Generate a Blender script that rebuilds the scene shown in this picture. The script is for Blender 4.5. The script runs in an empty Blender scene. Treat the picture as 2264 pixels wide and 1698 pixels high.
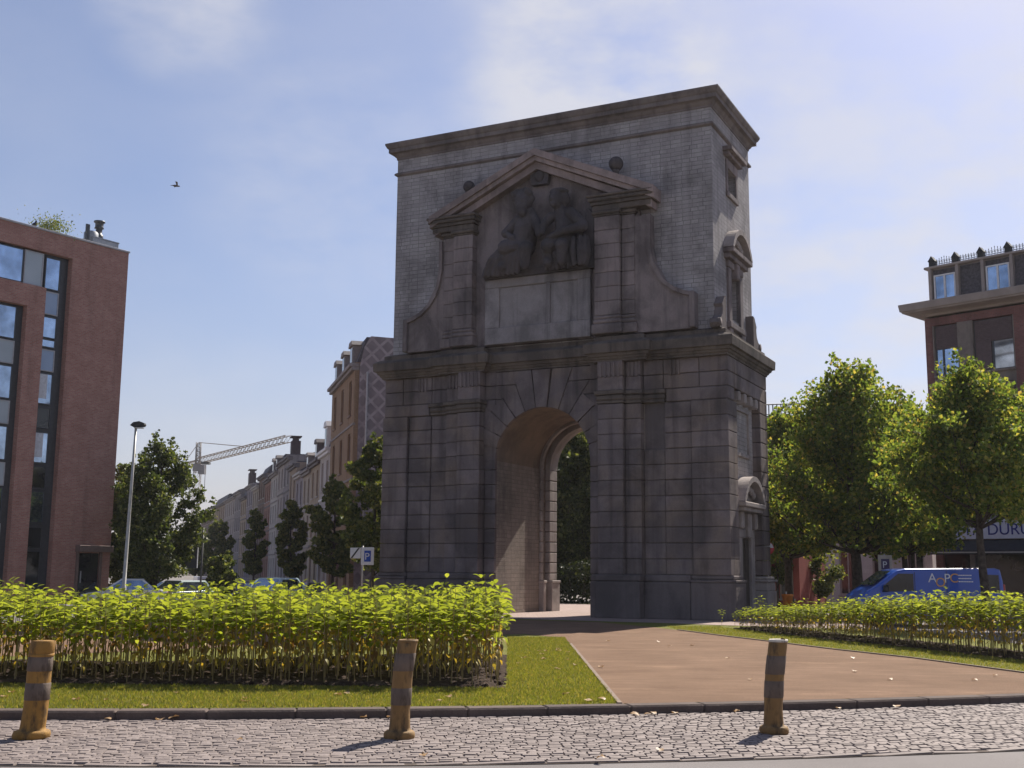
import bpy, math, random
import numpy as np
from mathutils import Vector, Matrix

random.seed(11)
RNG = np.random.default_rng(5)
S = bpy.context.scene
COL = S.collection
PI = math.pi
R = math.radians


# ------------------------------------------------------------------ mesh helpers
class MB:
    """collects shapes, then links them as ONE mesh object"""

    def __init__(s):
        s.v, s.f, s.m, s.sm = [], [], [], []

    def add(s, vs, fs, mat=0, smooth=False, M=None):
        o = len(s.v)
        if M is not None:
            vs = [tuple(M @ Vector(p)) for p in vs]
        s.v.extend(vs)
        for f in fs:
            s.f.append([i + o for i in f])
            s.m.append(mat)
            s.sm.append(smooth)

    def box(s, x0, x1, y0, y1, z0, z1, mat=0, c=0.0, M=None):
        if c <= 0:
            v = [(x, y, z) for z in (z0, z1) for y in (y0, y1) for x in (x0, x1)]
            s.add(v, [(0, 2, 3, 1), (4, 5, 7, 6), (0, 1, 5, 4), (2, 6, 7, 3), (0, 4, 6, 2), (1, 3, 7, 5)], mat, False, M)
            return
        c = min(c, (x1 - x0) * .45, (y1 - y0) * .45, (z1 - z0) * .45)
        X, Y, Z = (x0, x1), (y0, y1), (z0, z1)
        v, idx = [], {}
        for i in (0, 1):
            for j in (0, 1):
                for k in (0, 1):
                    sx, sy, sz = (1, -1)[i], (1, -1)[j], (1, -1)[k]
                    for a in range(3):
                        p = [X[i] + sx * c, Y[j] + sy * c, Z[k] + sz * c]
                        p[a] = (X[i], Y[j], Z[k])[a]
                        idx[i, j, k, a] = len(v)
                        v.append(tuple(p))
        f = []
        I = idx
        for i in (0, 1):
            q = [I[i, 0, 0, 0], I[i, 1, 0, 0], I[i, 1, 1, 0], I[i, 0, 1, 0]]
            f.append(q if i else q[::-1])
            q = [I[0, i, 0, 1], I[0, i, 1, 1], I[1, i, 1, 1], I[1, i, 0, 1]]
            f.append(q if i else q[::-1])
            q = [I[0, 0, i, 2], I[1, 0, i, 2], I[1, 1, i, 2], I[0, 1, i, 2]]
            f.append(q if i else q[::-1])
        for a in (0, 1):
            for b in (0, 1):
                q = [I[a, b, 0, 0], I[a, b, 1, 0], I[a, b, 1, 1], I[a, b, 0, 1]]
                f.append(q if a == b else q[::-1])
                q = [I[a, 0, b, 0], I[a, 0, b, 2], I[a, 1, b, 2], I[a, 1, b, 0]]
                f.append(q if a == b else q[::-1])
                q = [I[0, a, b, 1], I[1, a, b, 1], I[1, a, b, 2], I[0, a, b, 2]]
                f.append(q if a == b else q[::-1])
                for k in (0, 1):
                    q = [I[a, b, k, 0], I[a, b, k, 1], I[a, b, k, 2]]
                    f.append(q if (a + b + k) % 2 else q[::-1])
        s.add(v, f, mat, False, M)

    def prism(s, pts, h0, h1, mat=0, axis='y', M=None, smooth=False):
        """polygon extruded: axis y -> pts are (x,z); axis x -> pts are (y,z); axis z -> pts are (x,y)"""
        n = len(pts)

        def P(p, h):
            return (p[0], h, p[1]) if axis == 'y' else ((h, p[0], p[1]) if axis == 'x' else (p[0], p[1], h))
        v = [P(p, h0) for p in pts] + [P(p, h1) for p in pts]
        f = [list(range(n)), list(range(2 * n - 1, n - 1, -1))]
        f += [(i, i + n, (i + 1) % n + n, (i + 1) % n) for i in range(n)]
        s.add(v, f, mat, smooth, M)

    def tube(s, pts, rad, n=8, mat=0, smooth=True, cap=True, M=None):
        pts = [Vector(p) for p in pts]
        if not hasattr(rad, '__len__'):
            rad = [rad] * len(pts)
        v, f = [], []
        for i, p in enumerate(pts):
            t = (pts[min(i + 1, len(pts) - 1)] - pts[max(i - 1, 0)]).normalized()
            ref = Vector((0, 0, 1)) if abs(t.z) < .9 else Vector((1, 0, 0))
            a = t.cross(ref).normalized()
            b = t.cross(a)
            for k in range(n):
                an = 2 * PI * k / n
                v.append(tuple(p + (a * math.cos(an) + b * math.sin(an)) * rad[i]))
        for i in range(len(pts) - 1):
            for k in range(n):
                f.append((i * n + k, i * n + (k + 1) % n, (i + 1) * n + (k + 1) % n, (i + 1) * n + k))
        if cap:
            f.append(list(range(n))[::-1])
            f.append([(len(pts) - 1) * n + k for k in range(n)])
        s.add(v, f, mat, smooth, M)

    def lathe(s, prof, cx=0, cy=0, n=16, mat=0, smooth=True, M=None):
        v, f = [], []
        for r, z in prof:
            for k in range(n):
                an = 2 * PI * k / n
                v.append((cx + r * math.cos(an), cy + r * math.sin(an), z))
        for i in range(len(prof) - 1):
            for k in range(n):
                f.append((i * n + k, i * n + (k + 1) % n, (i + 1) * n + (k + 1) % n, (i + 1) * n + k))
        f.append(list(range(n))[::-1])
        f.append([(len(prof) - 1) * n + k for k in range(n)])
        s.add(v, f, mat, smooth, M)

    def ball(s, c, r, nu=12, nv=8, mat=0, M=None, smooth=True):
        if not hasattr(r, '__len__'):
            r = (r, r, r)
        v = [(c[0], c[1], c[2] - r[2])]
        for i in range(1, nv):
            t = PI * i / nv - PI / 2
            for k in range(nu):
                an = 2 * PI * k / nu
                v.append((c[0] + r[0] * math.cos(t) * math.cos(an), c[1] + r[1] * math.cos(t) * math.sin(an), c[2] + r[2] * math.sin(t)))
        v.append((c[0], c[1], c[2] + r[2]))
        f = [(0, 1 + (k + 1) % nu, 1 + k) for k in range(nu)]
        for i in range(nv - 2):
            o = 1 + i * nu
            f += [(o + k, o + (k + 1) % nu, o + nu + (k + 1) % nu, o + nu + k) for k in range(nu)]
        o = 1 + (nv - 2) * nu
        f += [(o + k, o + (k + 1) % nu, len(v) - 1) for k in range(nu)]
        s.add(v, f, mat, smooth, M)

    def sweep(s, path, prof, mat=0, closed=True, M=None):
        """moulding profile [(offset, z)] run round a plan path (counter-clockwise, outward = right)"""
        n = len(path)
        ring = []
        for i in range(n):
            p = Vector(path[i])
            a = Vector(path[i - 1]) if (closed or i) else None
            b = Vector(path[(i + 1) % n]) if (closed or i < n - 1) else None
            n1 = n2 = None
            if a is not None:
                d = (p - a).normalized()
                n1 = Vector((d.y, -d.x))
            if b is not None:
                d = (b - p).normalized()
                n2 = Vector((d.y, -d.x))
            n1 = n1 or n2
            n2 = n2 or n1
            mt = n1 + n2
            mt = mt / max(.3, mt.dot(n1))
            ring.append([(p.x + mt.x * o, p.y + mt.y * o, z) for o, z in prof])
        k = len(prof)
        v = [q for r_ in ring for q in r_]
        f = []
        for i in range(n if closed else n - 1):
            j = (i + 1) % n
            for t in range(k - 1):
                f.append((i * k + t, j * k + t, j * k + t + 1, i * k + t + 1))
        if not closed:
            f.append(list(range(k)))
            f.append([(n - 1) * k + t for t in range(k)][::-1])
        s.add(v, f, mat, False, M)

    def build(s, name, mats, parent=None, uv=False):
        me = bpy.data.meshes.new(name)
        me.from_pydata(s.v, [], s.f)
        mats = mats if isinstance(mats, (list, tuple)) else [mats]
        for m in mats:
            me.materials.append(m)
        me.polygons.foreach_set('material_index', s.m)
        me.polygons.foreach_set('use_smooth', s.sm)
        if uv:
            box_uv(me)
        me.update()
        return link(name, me, parent)


def box_uv(me):
    ul = me.uv_layers.new(name='UVMap')
    nl = len(me.loops)
    co = np.empty(len(me.vertices) * 3)
    me.vertices.foreach_get('co', co)
    co = co.reshape(-1, 3)
    li = np.empty(nl, int)
    me.loops.foreach_get('vertex_index', li)
    nr = np.empty(len(me.polygons) * 3)
    me.polygons.foreach_get('normal', nr)
    nr = np.abs(nr.reshape(-1, 3))
    lt = np.empty(len(me.polygons), int)
    me.polygons.foreach_get('loop_total', lt)
    ax = np.repeat(nr.argmax(1), lt)
    p = co[li]
    u = np.where(ax == 0, p[:, 1], p[:, 0])
    w = np.where(ax == 2, p[:, 1], p[:, 2])
    ul.data.foreach_set('uv', np.stack([u, w], 1).ravel())


def link(name, me, parent=None):
    o = bpy.data.objects.new(name, me)
    COL.objects.link(o)
    if parent is not None:
        o.parent = parent
    return o


def np_mesh(name, v, f, mats, mi=None, smooth=False):
    """v (n,3) array, f (m,k) array of equal-size faces"""
    me = bpy.data.meshes.new(name)
    k = f.shape[1]
    me.vertices.add(len(v))
    me.vertices.foreach_set('co', v.astype(np.float32).ravel())
    me.loops.add(f.size)
    me.loops.foreach_set('vertex_index', f.astype(np.int32).ravel())
    me.polygons.add(len(f))
    me.polygons.foreach_set('loop_start', np.arange(len(f), dtype=np.int32) * k)
    me.polygons.foreach_set('loop_total', np.full(len(f), k, dtype=np.int32))
    for m in (mats if isinstance(mats, (list, tuple)) else [mats]):
        me.materials.append(m)
    if mi is not None:
        me.polygons.foreach_set('material_index', mi.astype(np.int32))
    me.polygons.foreach_set('use_smooth', np.full(len(f), smooth))
    me.update(calc_edges=True)
    me.validate()
    return me


def tag(o, label, cat, group=None, kind=None):
    o['label'] = label
    o['category'] = cat
    if group:
        o['group'] = group
    if kind:
        o['kind'] = kind
    return o


def empty(name, loc=(0, 0, 0), rz=0.0):
    o = bpy.data.objects.new(name, None)
    o.empty_display_size = .3
    COL.objects.link(o)
    o.location = loc
    o.rotation_euler = (0, 0, rz)
    return o


def copy_tree(o, parent=None):
    c = o.copy()
    COL.objects.link(c)
    if parent is not None:
        c.parent = parent
    for ch in o.children:
        copy_tree(ch, c)
    return c


# ------------------------------------------------------------------ material helpers
class NT:
    def __init__(s, name, rough=.85, spec=.3):
        s.mat = bpy.data.materials.new(name)
        s.mat.use_nodes = True
        s.t = s.mat.node_tree
        s.b = s.t.nodes['Principled BSDF']
        s.out = s.t.nodes['Material Output']
        s.b.inputs['Roughness'].default_value = rough
        s.b.inputs['Specular IOR Level'].default_value = spec
        s.tc = s.n('ShaderNodeTexCoord')

    def n(s, typ, **kw):
        nd = s.t.nodes.new(typ)
        for k, v in kw.items():
            setattr(nd, k, v)
        return nd

    def l(s, a, b):
        s.t.links.new(a, b)

    def setin(s, sock, v):
        if hasattr(v, 'is_linked') or isinstance(v, bpy.types.NodeSocket):
            s.l(v, sock)
        elif isinstance(v, (tuple, list)) and len(v) == 3 and sock.type == 'RGBA':
            sock.default_value = (*v, 1)
        else:
            sock.default_value = v

    def obj(s):
        return s.tc.outputs['Object']

    def uv(s):
        return s.tc.outputs['UV']

    def map(s, vec, scale=(1, 1, 1), loc=(0, 0, 0), rot=(0, 0, 0)):
        m = s.n('ShaderNodeMapping')
        s.l(vec, m.inputs['Vector'])
        m.inputs['Scale'].default_value = scale
        m.inputs['Location'].default_value = loc
        m.inputs['Rotation'].default_value = rot
        return m.outputs[0]

    def noise(s, scale, detail=4, vec=None, rough=.55, dist=0.0):
        nd = s.n('ShaderNodeTexNoise')
        s.l(vec if vec is not None else s.obj(), nd.inputs['Vector'])
        nd.inputs['Scale'].default_value = scale
        nd.inputs['Detail'].default_value = detail
        nd.inputs['Roughness'].default_value = rough
        nd.inputs['Distortion'].default_value = dist
        return nd.outputs['Fac']

    def ramp(s, fac, stops, interp='LINEAR'):
        r = s.n('ShaderNodeValToRGB')
        e = r.color_ramp.elements
        r.color_ramp.interpolation = interp
        while len(e) < len(stops):
            e.new(.5)
        for i, (p, c) in enumerate(stops):
            e[i].position = p
            if not hasattr(c, '__len__'):
                c = (c, c, c)
            e[i].color = (*c, 1)
        s.l(fac, r.inputs[0])
        return r.outputs[0]

    def mix(s, fac, a, b, blend='MIX'):
        m = s.n('ShaderNodeMix', data_type='RGBA', blend_type=blend)
        s.setin(m.inputs[0], fac)
        s.setin(m.inputs[6], a)
        s.setin(m.inputs[7], b)
        return m.outputs[2]

    def math(s, op, a, b=0.0, clamp=False):
        m = s.n('ShaderNodeMath', operation=op, use_clamp=clamp)
        s.setin(m.inputs[0], a)
        s.setin(m.inputs[1], b)
        return m.outputs[0]

    def rand(s):
        return s.n('ShaderNodeNewGeometry').outputs['Random Per Island']

    def bump(s, h, strength=.4, dist=.02, prev=None):
        b = s.n('ShaderNodeBump')
        b.inputs['Strength'].default_value = strength
        b.inputs['Distance'].default_value = dist
        s.l(h, b.inputs['Height'])
        if prev is not None:
            s.l(prev, b.inputs['Normal'])
        s.l(b.outputs[0], s.b.inputs['Normal'])
        return b.outputs[0]

    def col(s, c):
        s.setin(s.b.inputs['Base Color'], c)
        return s.mat


def plain(name, c, rough=.6, spec=.4, metal=0.0, var=.12, scale=6.0):
    m = NT(name, rough, spec)
    m.b.inputs['Metallic'].default_value = metal
    f = m.noise(scale, 4)
    d = tuple(x * (1 - var * 1.6) for x in c)
    e = tuple(min(1, x * (1 + var)) for x in c)
    m.col(m.ramp(f, [(.3, d), (.7, e)]))
    return m.mat


def stone(name, c1, c2, soot=(.035, .032, .035), amount=.5, bump=.5, streak=.5, brick=None, mort=(.12, .11, .11), brick_c=None, warm=None):
    m = NT(name, .92, .15)
    base = m.mix(m.rand(), c1, c2)
    h = None
    if brick:
        bt = m.n('ShaderNodeTexBrick')
        wob = m.n('ShaderNodeTexNoise')
        m.l(m.uv(), wob.inputs['Vector'])
        wob.inputs['Scale'].default_value = 1.7
        va = m.n('ShaderNodeVectorMath', operation='MULTIPLY_ADD')
        m.l(wob.outputs['Color'], va.inputs[0])
        va.inputs[1].default_value = (.05, .05, 0)
        m.l(m.uv(), va.inputs[2])
        m.l(va.outputs[0], bt.inputs['Vector'])
        bt.inputs['Scale'].default_value = 1.0
        bt.inputs['Brick Width'].default_value = brick[0]
        bt.inputs['Row Height'].default_value = brick[1]
        bt.inputs['Mortar Size'].default_value = brick[2]
        bt.inputs['Mortar Smooth'].default_value = .3
        bt.inputs['Bias'].default_value = 0.0
        bt.squash = .72
        bt.squash_frequency = 3
        bt.offset = .43
        bt.offset_frequency = 3
        bt.inputs['Color1'].default_value = (*c1, 1)
        bt.inputs['Color2'].default_value = (*c2, 1)
        bt.inputs['Mortar'].default_value = (*mort, 1)
        base = bt.outputs['Color']
        h = bt.outputs['Fac']
    # mottled variation
    base = m.mix(m.ramp(m.noise(2.2, 6), [(.3, 0), (.72, 1)]), base, tuple(x * .72 for x in c1))
    if warm:
        base = m.mix(m.ramp(m.noise(.7, 3, m.map(m.obj(), loc=(3, 7, 1))), [(.45, 0), (.66, .8)]), base, warm)
    # soot patches with hard-ish edges, and rain streaks
    sp = m.ramp(m.noise(.55, 7, m.map(m.obj(), (1, 1, .8)), .62, .4), [(.52 - amount * .12, 0), (.60, .85)])
    base = m.mix(m.math('MULTIPLY', sp, amount), base, soot)
    st = m.ramp(m.noise(1.0, 6, m.map(m.obj(), (2.6, 2.6, .16)), .6), [(.5, 0), (.68, 1)])
    base = m.mix(m.math('MULTIPLY', st, streak * .75), base, soot)
    fine = m.noise(38, 5)
    base = m.mix(.35, base, m.ramp(fine, [(.3, .35), (.7, .9)]), 'MULTIPLY')
    m.col(base)
    b1 = m.bump(m.noise(9, 8, rough=.65), bump, .03)
    b1 = m.bump(fine, bump * .5, .008, b1)
    if h is not None:
        m.bump(m.math('SUBTRACT', 1.0, h), .7, .015, b1)
    return m.mat


def brickwall(name, c1, c2, mort, bw=.22, rh=.075, ms=.012, var=.3, stain=.2):
    m = NT(name, .9, .2)
    bt = m.n('ShaderNodeTexBrick')
    m.l(m.uv(), bt.inputs['Vector'])
    bt.inputs['Scale'].default_value = 1.0
    for k, v in (('Brick Width', bw), ('Row Height', rh), ('Mortar Size', ms), ('Mortar Smooth', .2), ('Bias', -.1)):
        bt.inputs[k].default_value = v
    bt.inputs['Color1'].default_value = (*c1, 1)
    bt.inputs['Color2'].default_value = (*c2, 1)
    bt.inputs['Mortar'].default_value = (*mort, 1)
    c = m.mix(m.ramp(m.noise(1.1, 6), [(.35, 0), (.7, var)]), bt.outputs['Color'], tuple(x * .55 for x in c1))
    c = m.mix(m.math('MULTIPLY', m.ramp(m.noise(.8, 5, m.map(m.obj(), (2, 2, .2))), [(.52, 0), (.7, 1)]), stain), c, (.04, .035, .035))
    c = m.mix(.5, c, m.ramp(m.noise(14, 3, m.map(m.obj(), (1, 1, 2.5))), [(.3, .5), (.7, 1.2)]), 'MULTIPLY')
    m.col(c)
    m.bump(m.math('SUBTRACT', 1.0, bt.outputs['Fac']), .5, .008)
    return m.mat


def leaf_mat(name, cols, trans=.45, tcol=None, rough=.5, spec=.3):
    m = NT(name, rough, spec)
    c = m.ramp(m.rand(), cols)
    c = m.mix(.25, c, m.ramp(m.noise(20, 2), [(.3, .6), (.7, 1.2)]), 'MULTIPLY')
    m.col(c)
    tr = m.n('ShaderNodeBsdfTranslucent')
    m.l(m.mix(1.0, c, tcol or (1.6, 1.5, .6), 'MULTIPLY'), tr.inputs['Color'])
    ms = m.n('ShaderNodeMixShader')
    ms.inputs[0].default_value = trans
    m.l(m.b.outputs[0], ms.inputs[1])
    m.l(tr.outputs[0], ms.inputs[2])
    m.l(ms.outputs[0], m.out.inputs['Surface'])
    return m.mat


def glass(name, c=(.03, .04, .05), rough=.06, spec=.9, metal=0.0):
    m = NT(name, rough, spec)
    m.b.inputs['Metallic'].default_value = metal
    m.col(m.ramp(m.noise(.9, 3), [(.35, tuple(x * .6 for x in c)), (.7, tuple(x * 1.35 for x in c))]))
    m.bump(m.noise(1.5, 2), .02, .02)
    return m.mat


# ---- shared materials
ST_WALL = stone('coursed_stone', (.50, .465, .462), (.37, .34, .345), amount=.40, streak=.3, brick=(.42, .165, .010), mort=(.15, .14, .14))
ST_RUST = stone('rusticated_stone', (.315, .258, .254), (.175, .147, .147), amount=.55, streak=.6, warm=(.26, .20, .165))
ST_PLINTH = stone('blackened_plinth_stone', (.25, .207, .202), (.155, .132, .13), amount=.5, streak=.3)
ST_LEDGE = stone('weathered_ledge_stone', (.24, .195, .165), (.145, .122, .108), amount=.6, streak=.7)
ST_PINK = stone('pink_grey_stone', (.36, .295, .285), (.25, .215, .215), amount=.6, streak=.6)
ST_TOP = stone('cornice_stone', (.30, .25, .235), (.21, .185, .18), amount=.5, streak=.5)
ST_RAKE = stone('pale_pink_raking_stone', (.47, .37, .345), (.38, .30, .285), amount=.5, streak=.35)
ST_BLACK = stone('black_weathered_relief_stone', (.155, .135, .14), (.115, .10, .108), soot=(.03, .028, .03), amount=.6, streak=.4, bump=.8)
ST_PANEL = stone('pale_panel_stone', (.39, .355, .355), (.31, .285, .29), amount=.45, streak=.6)
ST_JAMB = stone('tan_jamb_stone', (.43, .36, .315), (.32, .27, .235), amount=.35, streak=.3, brick=(.38, .16, .008), mort=(.14, .11, .09))
ST_VAULT = stone('brown_vault_plaster', (.33, .25, .195), (.28, .21, .165), amount=.4, streak=.2)
ST_SIDE = stone('pale_side_stone', (.66, .585, .54), (.54, .48, .45), amount=.4, streak=.35, brick=(.42, .165, .010), mort=(.2, .18, .17))
ST_SIDE2 = stone('pale_carved_stone', (.52, .45, .415), (.42, .365, .345), amount=.35, streak=.35)
DARKHOLE = plain('dark_wood_and_hole', (.05, .036, .028), .8)  # wood of the side door, also the painted dark of the side opening

# ================================================================== the setting
def drop(x, y):
    return .9 * min(1, max(0, (y - 48) / 40)) * min(1, max(0, (-x - 6) / 10))


def sheet(name, xs, ys, z, mat):
    v = [(x, y, z - drop(x, y)) for y in ys for x in xs]
    n = len(xs)
    f = [(j * n + i, j * n + i + 1, (j + 1) * n + i + 1, (j + 1) * n + i) for j in range(len(ys) - 1) for i in range(n - 1)]
    mb = MB()
    mb.add(v, f)
    o = mb.build(name, mat)
    o['kind'] = 'structure'
    return o


m = NT('ground_earth', .95, .1)
GROUND_M = m.col(m.ramp(m.noise(.4, 6), [(.3, (.16, .145, .13)), (.7, (.22, .20, .18))]))
g = sheet('ground', [-700, -200, -80, -50, -30, -22, -16, -11, -6, 0, 20, 60, 200, 700], [-300, -60, 0, 48, 56, 64, 72, 80, 88, 120, 300, 900], -.16, GROUND_M)
tag(g, 'flat grey brown ground reaching past the street to the horizon', 'ground', kind='structure')

m = NT('asphalt', .9, .25)
c = m.ramp(m.noise(.5, 5), [(.3, (.16, .143, .140)), (.7, (.21, .19, .185))])
c = m.mix(.75, c, m.ramp(m.noise(260, 2), [(.3, .45), (.7, 1.4)]), 'MULTIPLY')
m.bump(m.noise(220, 2), .5, .006)
ASPHALT = m.col(c)
g = sheet('road', [-120, -60, -30, -22, -16, -11, -6, 0, 20, 60], [-40, 0, 48, 56, 64, 72, 80, 88, 120, 290], -.12, ASPHALT)
tag(g, 'grey asphalt road running round the planted island', 'road', kind='structure')


def y_cob(x):
    return 11.56 + .139 * x + .0145 * x * x      # asphalt / cobble line


def y_kerb(x):
    return 15.14 + .20 * x + .0115 * x * x       # kerb face


# cobbled strip: every sett modelled, jittered
m = NT('cobble_setts', .8, .35)
c = m.ramp(m.rand(), [(0, (.185, .148, .135)), (.5, (.225, .183, .168)), (1, (.27, .222, .205))])
c = m.mix(m.ramp(m.noise(1.2, 5), [(.45, 0), (.7, .5)]), c, (.18, .148, .142))
c = m.mix(.6, c, m.ramp(m.noise(90, 4), [(.3, .55), (.7, 1.25)]), 'MULTIPLY')
m.bump(m.noise(60, 5), .5, .008)
SETT = m.col(c)
m = NT('cobble_joint_dirt', .95, .1)
JOINT = m.col(m.ramp(m.noise(30, 4), [(.3, (.065, .052, .045)), (.7, (.14, .112, .097))]))
mb = MB()
xs = np.linspace(-18, 14, 65)
v = []
for x in xs:
    v += [(x, y_cob(x) - .02, -.112), (x, y_kerb(x) + .1, -.112)]
mb.add(v, [(2 * i, 2 * i + 2, 2 * i + 3, 2 * i + 1) for i in range(len(xs) - 1)], 1)
rows = 36
for r_ in range(rows):
    x = -9.5 + random.random() * .2
    t0, t1 = r_ / rows, (r_ + 1) / rows
    edge = r_ == 0
    while x < 9.8:
        w = random.uniform(.10, .165) if not edge else random.uniform(.5, .8)
        a, b = x + .0035, x + w - .0035
        ya, yb = y_cob(x), y_kerb(x)
        y2a, y2b = y_cob(x + w), y_kerb(x + w)
        p = [(a, ya + (yb - ya) * t0 + .003), (b, y2a + (y2b - y2a) * t0 + .003), (b, y2a + (y2b - y2a) * t1 - .006), (a, ya + (yb - ya) * t1 - .006)]
        p = [(q[0] + random.uniform(-.006, .006), q[1] + random.uniform(-.006, .006)) for q in p]
        z = -.098 + random.uniform(-.005, .005) - (.006 if edge else 0)
        cx, cy = sum(q[0] for q in p) / 4, sum(q[1] for q in p) / 4
        k = .90 if not edge else .97
        tx, ty = random.uniform(-.03, .03), random.uniform(-.04, .04)
        top = [(cx + (q[0] - cx) * k, cy + (q[1] - cy) * k, z + (q[0] - cx) * tx + (q[1] - cy) * ty) for q in p]
        mid = [(q[0], q[1], z - .016) for q in p]
        bot = [(q[0], q[1], -.115) for q in p]
        vv = top + mid + bot + [(cx, cy, z + .004)]
        f = [(0, 1, 12), (1, 2, 12), (2, 3, 12), (3, 0, 12)]
        for L_ in (0, 4):
            f += [(L_ + i, L_ + 4 + i, L_ + 4 + (i + 1) % 4, L_ + (i + 1) % 4) for i in range(4)]
        mb.add(vv, f, 0)
        x += w
o = mb.build('cobbled_pavement', [SETT, JOINT])
tag(o, 'strip of worn grey cobblestones between the asphalt and the kerb', 'pavement', kind='structure')

# kerb stones
KERB = stone('kerb_bluestone', (.17, .13, .112), (.145, .112, .097), amount=.3, streak=0)
mb = MB()
x = -18.0
while x < 14:
    w = random.uniform(.95, 1.1)
    ya, yb = y_kerb(x), y_kerb(x + w)
    an = math.atan2(yb - ya, w)
    L_ = math.hypot(w, yb - ya)
    M = Matrix.Translation((x, ya, random.uniform(-.002, .002))) @ Matrix.Rotation(an, 4, 'Z')
    mb.box(.0015, L_ - .0015, 0, .27, -.13, .006, c=.022, M=M)
    x += w
o = mb.build('kerb', KERB)
tag(o, 'low dark bluestone kerb between cobbles and lawn', 'kerb', kind='structure')


def flat(name, pts, z, mat, label, cat):
    mb = MB()
    mb.add([(x, y, z) for x, y in pts], [list(range(len(pts)))])
    o = mb.build(name, mat)
    tag(o, label, cat, kind='structure')
    return o


m = NT('lawn_soil', .95, .1)
c = m.ramp(m.noise(3, 6), [(.3, (.13, .14, .03)), (.55, (.17, .17, .04)), (.75, (.22, .18, .07))])
c = m.mix(.6, c, m.ramp(m.noise(60, 4), [(.3, .5), (.7, 1.3)]), 'MULTIPLY')
m.bump(m.noise(80, 4), .8, .03)
LAWN = m.col(c)
kx = np.linspace(-17, 12.5, 30)
front = [(float(x), y_kerb(x) + .28) for x in kx]
flat('lawn', front + [(13.2, 24), (12.6, 33), (11.8, 41), (9.6, 60), (2, 66), (-8, 60), (-14, 46), (-17, 25)], 0.0, LAWN,
     'short green lawn of the island in front of the gate', 'lawn')

m = NT('red_brown_gravel', .95, .1)
c = m.ramp(m.noise(.6, 6), [(.3, (.165, .102, .067)), (.7, (.225, .143, .096))])
c = m.mix(.5, c, m.ramp(m.noise(2.2, 4, m.map(m.obj(), (.5, 1.6, 1))), [(.35, .72), (.65, 1.12)]), 'MULTIPLY')
c = m.mix(m.ramp(m.noise(.35, 7, rough=.65), [(.5, 0), (.63, .55)]), c, (.165, .105, .07))
c = m.mix(m.ramp(m.noise(1.1, 8, m.map(m.obj(), (.35, 1, 1), (5, 2, 0)), .7), [(.56, 0), (.66, .5)]), c, (.32, .205, .135))
c = m.mix(.7, c, m.ramp(m.noise(95, 4), [(.3, .5), (.7, 1.4)]), 'MULTIPLY')
m.bump(m.noise(90, 4), .8, .012)
GRAVEL = m.col(c)
pk = np.linspace(1.47, 11.4, 14)
flat('path', [(float(x), y_kerb(x) + .29) for x in pk] + [(9.7, 18.9), (9.05, 21.1), (8.26, 24.6), (7.35, 27.1), (6.56, 29.9), (5.82, 32.3), (5.0, 35.5), (4.4, 37.4), (3, 40.6),
     (-8.3, 46), (-14, 30), (-14, 22.4), (-9.4, 23.0), (-5, 27.4), (-1.5, 31.2), (.4, 32.6), (1.3, 31), (1.46, 28.4)], .004, GRAVEL,
     'reddish brown gravel path leading to the arch of the gate', 'path')
m = NT('pale_pink_paving', .9, .2)
bt = m.n('ShaderNodeTexBrick')
m.l(m.obj(), bt.inputs['Vector'])
bt.inputs['Scale'].default_value = 1
for k_, v_ in (('Brick Width', .3), ('Row Height', .15), ('Mortar Size', .006)):
    bt.inputs[k_].default_value = v_
bt.inputs['Color1'].default_value = (.36, .27, .24, 1)
bt.inputs['Color2'].default_value = (.31, .235, .21, 1)
bt.inputs['Mortar'].default_value = (.2, .16, .14, 1)
PAVING = m.col(m.mix(.5, bt.outputs['Color'], m.ramp(m.noise(2, 5), [(.3, .7), (.7, 1.1)]), 'MULTIPLY'))
flat('paving', [(6.75, 39.1), (9.5, 37.8), (12.1, 36.6), (11.8, 41), (9.6, 58), (2, 64), (-8, 58), (-9.5, 47.6), (3.2, 41.2), (5.3, 40.2)], .009, PAVING,
     'pale pink paving around the foot of the gate', 'paving')
EDGE = plain('path_edging', (.20, .145, .11), .9)
mb = MB()
for a, b in (((1.44, 15.7), (1.44, 28.4)),):
    mb.box(a[0] - .03, a[0] + .03, a[1], b[1], -.02, .022)
e_ = [(9.75, 18.7), (9.05, 21.1), (8.26, 24.6), (7.35, 27.1), (6.56, 29.9), (5.82, 32.3), (5.0, 35.5)]
for (x0, y0), (x1, y1) in zip(e_[:-1], e_[1:]):
    an = math.atan2(y1 - y0, x1 - x0)
    mb.box(0, math.hypot(x1 - x0, y1 - y0), -.03, .03, -.02, .028, M=Matrix.Translation((x0, y0, 0)) @ Matrix.Rotation(an, 4, 'Z'))
o = mb.build('path_edging', EDGE)
tag(o, 'thin brown edging strip between path and lawn', 'edging', kind='structure')

BED_L = [(-13.5, 17.45), (-.05, 17.6), (-.05, 24.5), (-3.2, 23.6), (-6.4, 21.7), (-13.5, 20.9)]
BED_R_F = [(6.95, 37.2), (7.6, 33.5), (8.4, 30.9), (9.4, 27.9), (10.4, 24.2), (11.35, 20.3)]
BED_R = BED_R_F + [(x + 1.6, y + .6) for x, y in BED_R_F[::-1]]


def inside(poly, x, y):
    r_ = False
    j = len(poly) - 1
    for i in range(len(poly)):
        xi, yi = poly[i]
        xj, yj = poly[j]
        if (yi > y) != (yj > y) and x < (xj - xi) * (y - yi) / (yj - yi) + xi:
            r_ = not r_
        j = i
    return r_


m = NT('dark_bed_soil', .95, .1)
c = m.ramp(m.noise(9, 6), [(.3, (.035, .024, .019)), (.55, (.07, .048, .038)), (.75, (.14, .10, .08))])
m.bump(m.noise(14, 8, rough=.7), 1.0, .08)
SOIL = m.col(c)


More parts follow.
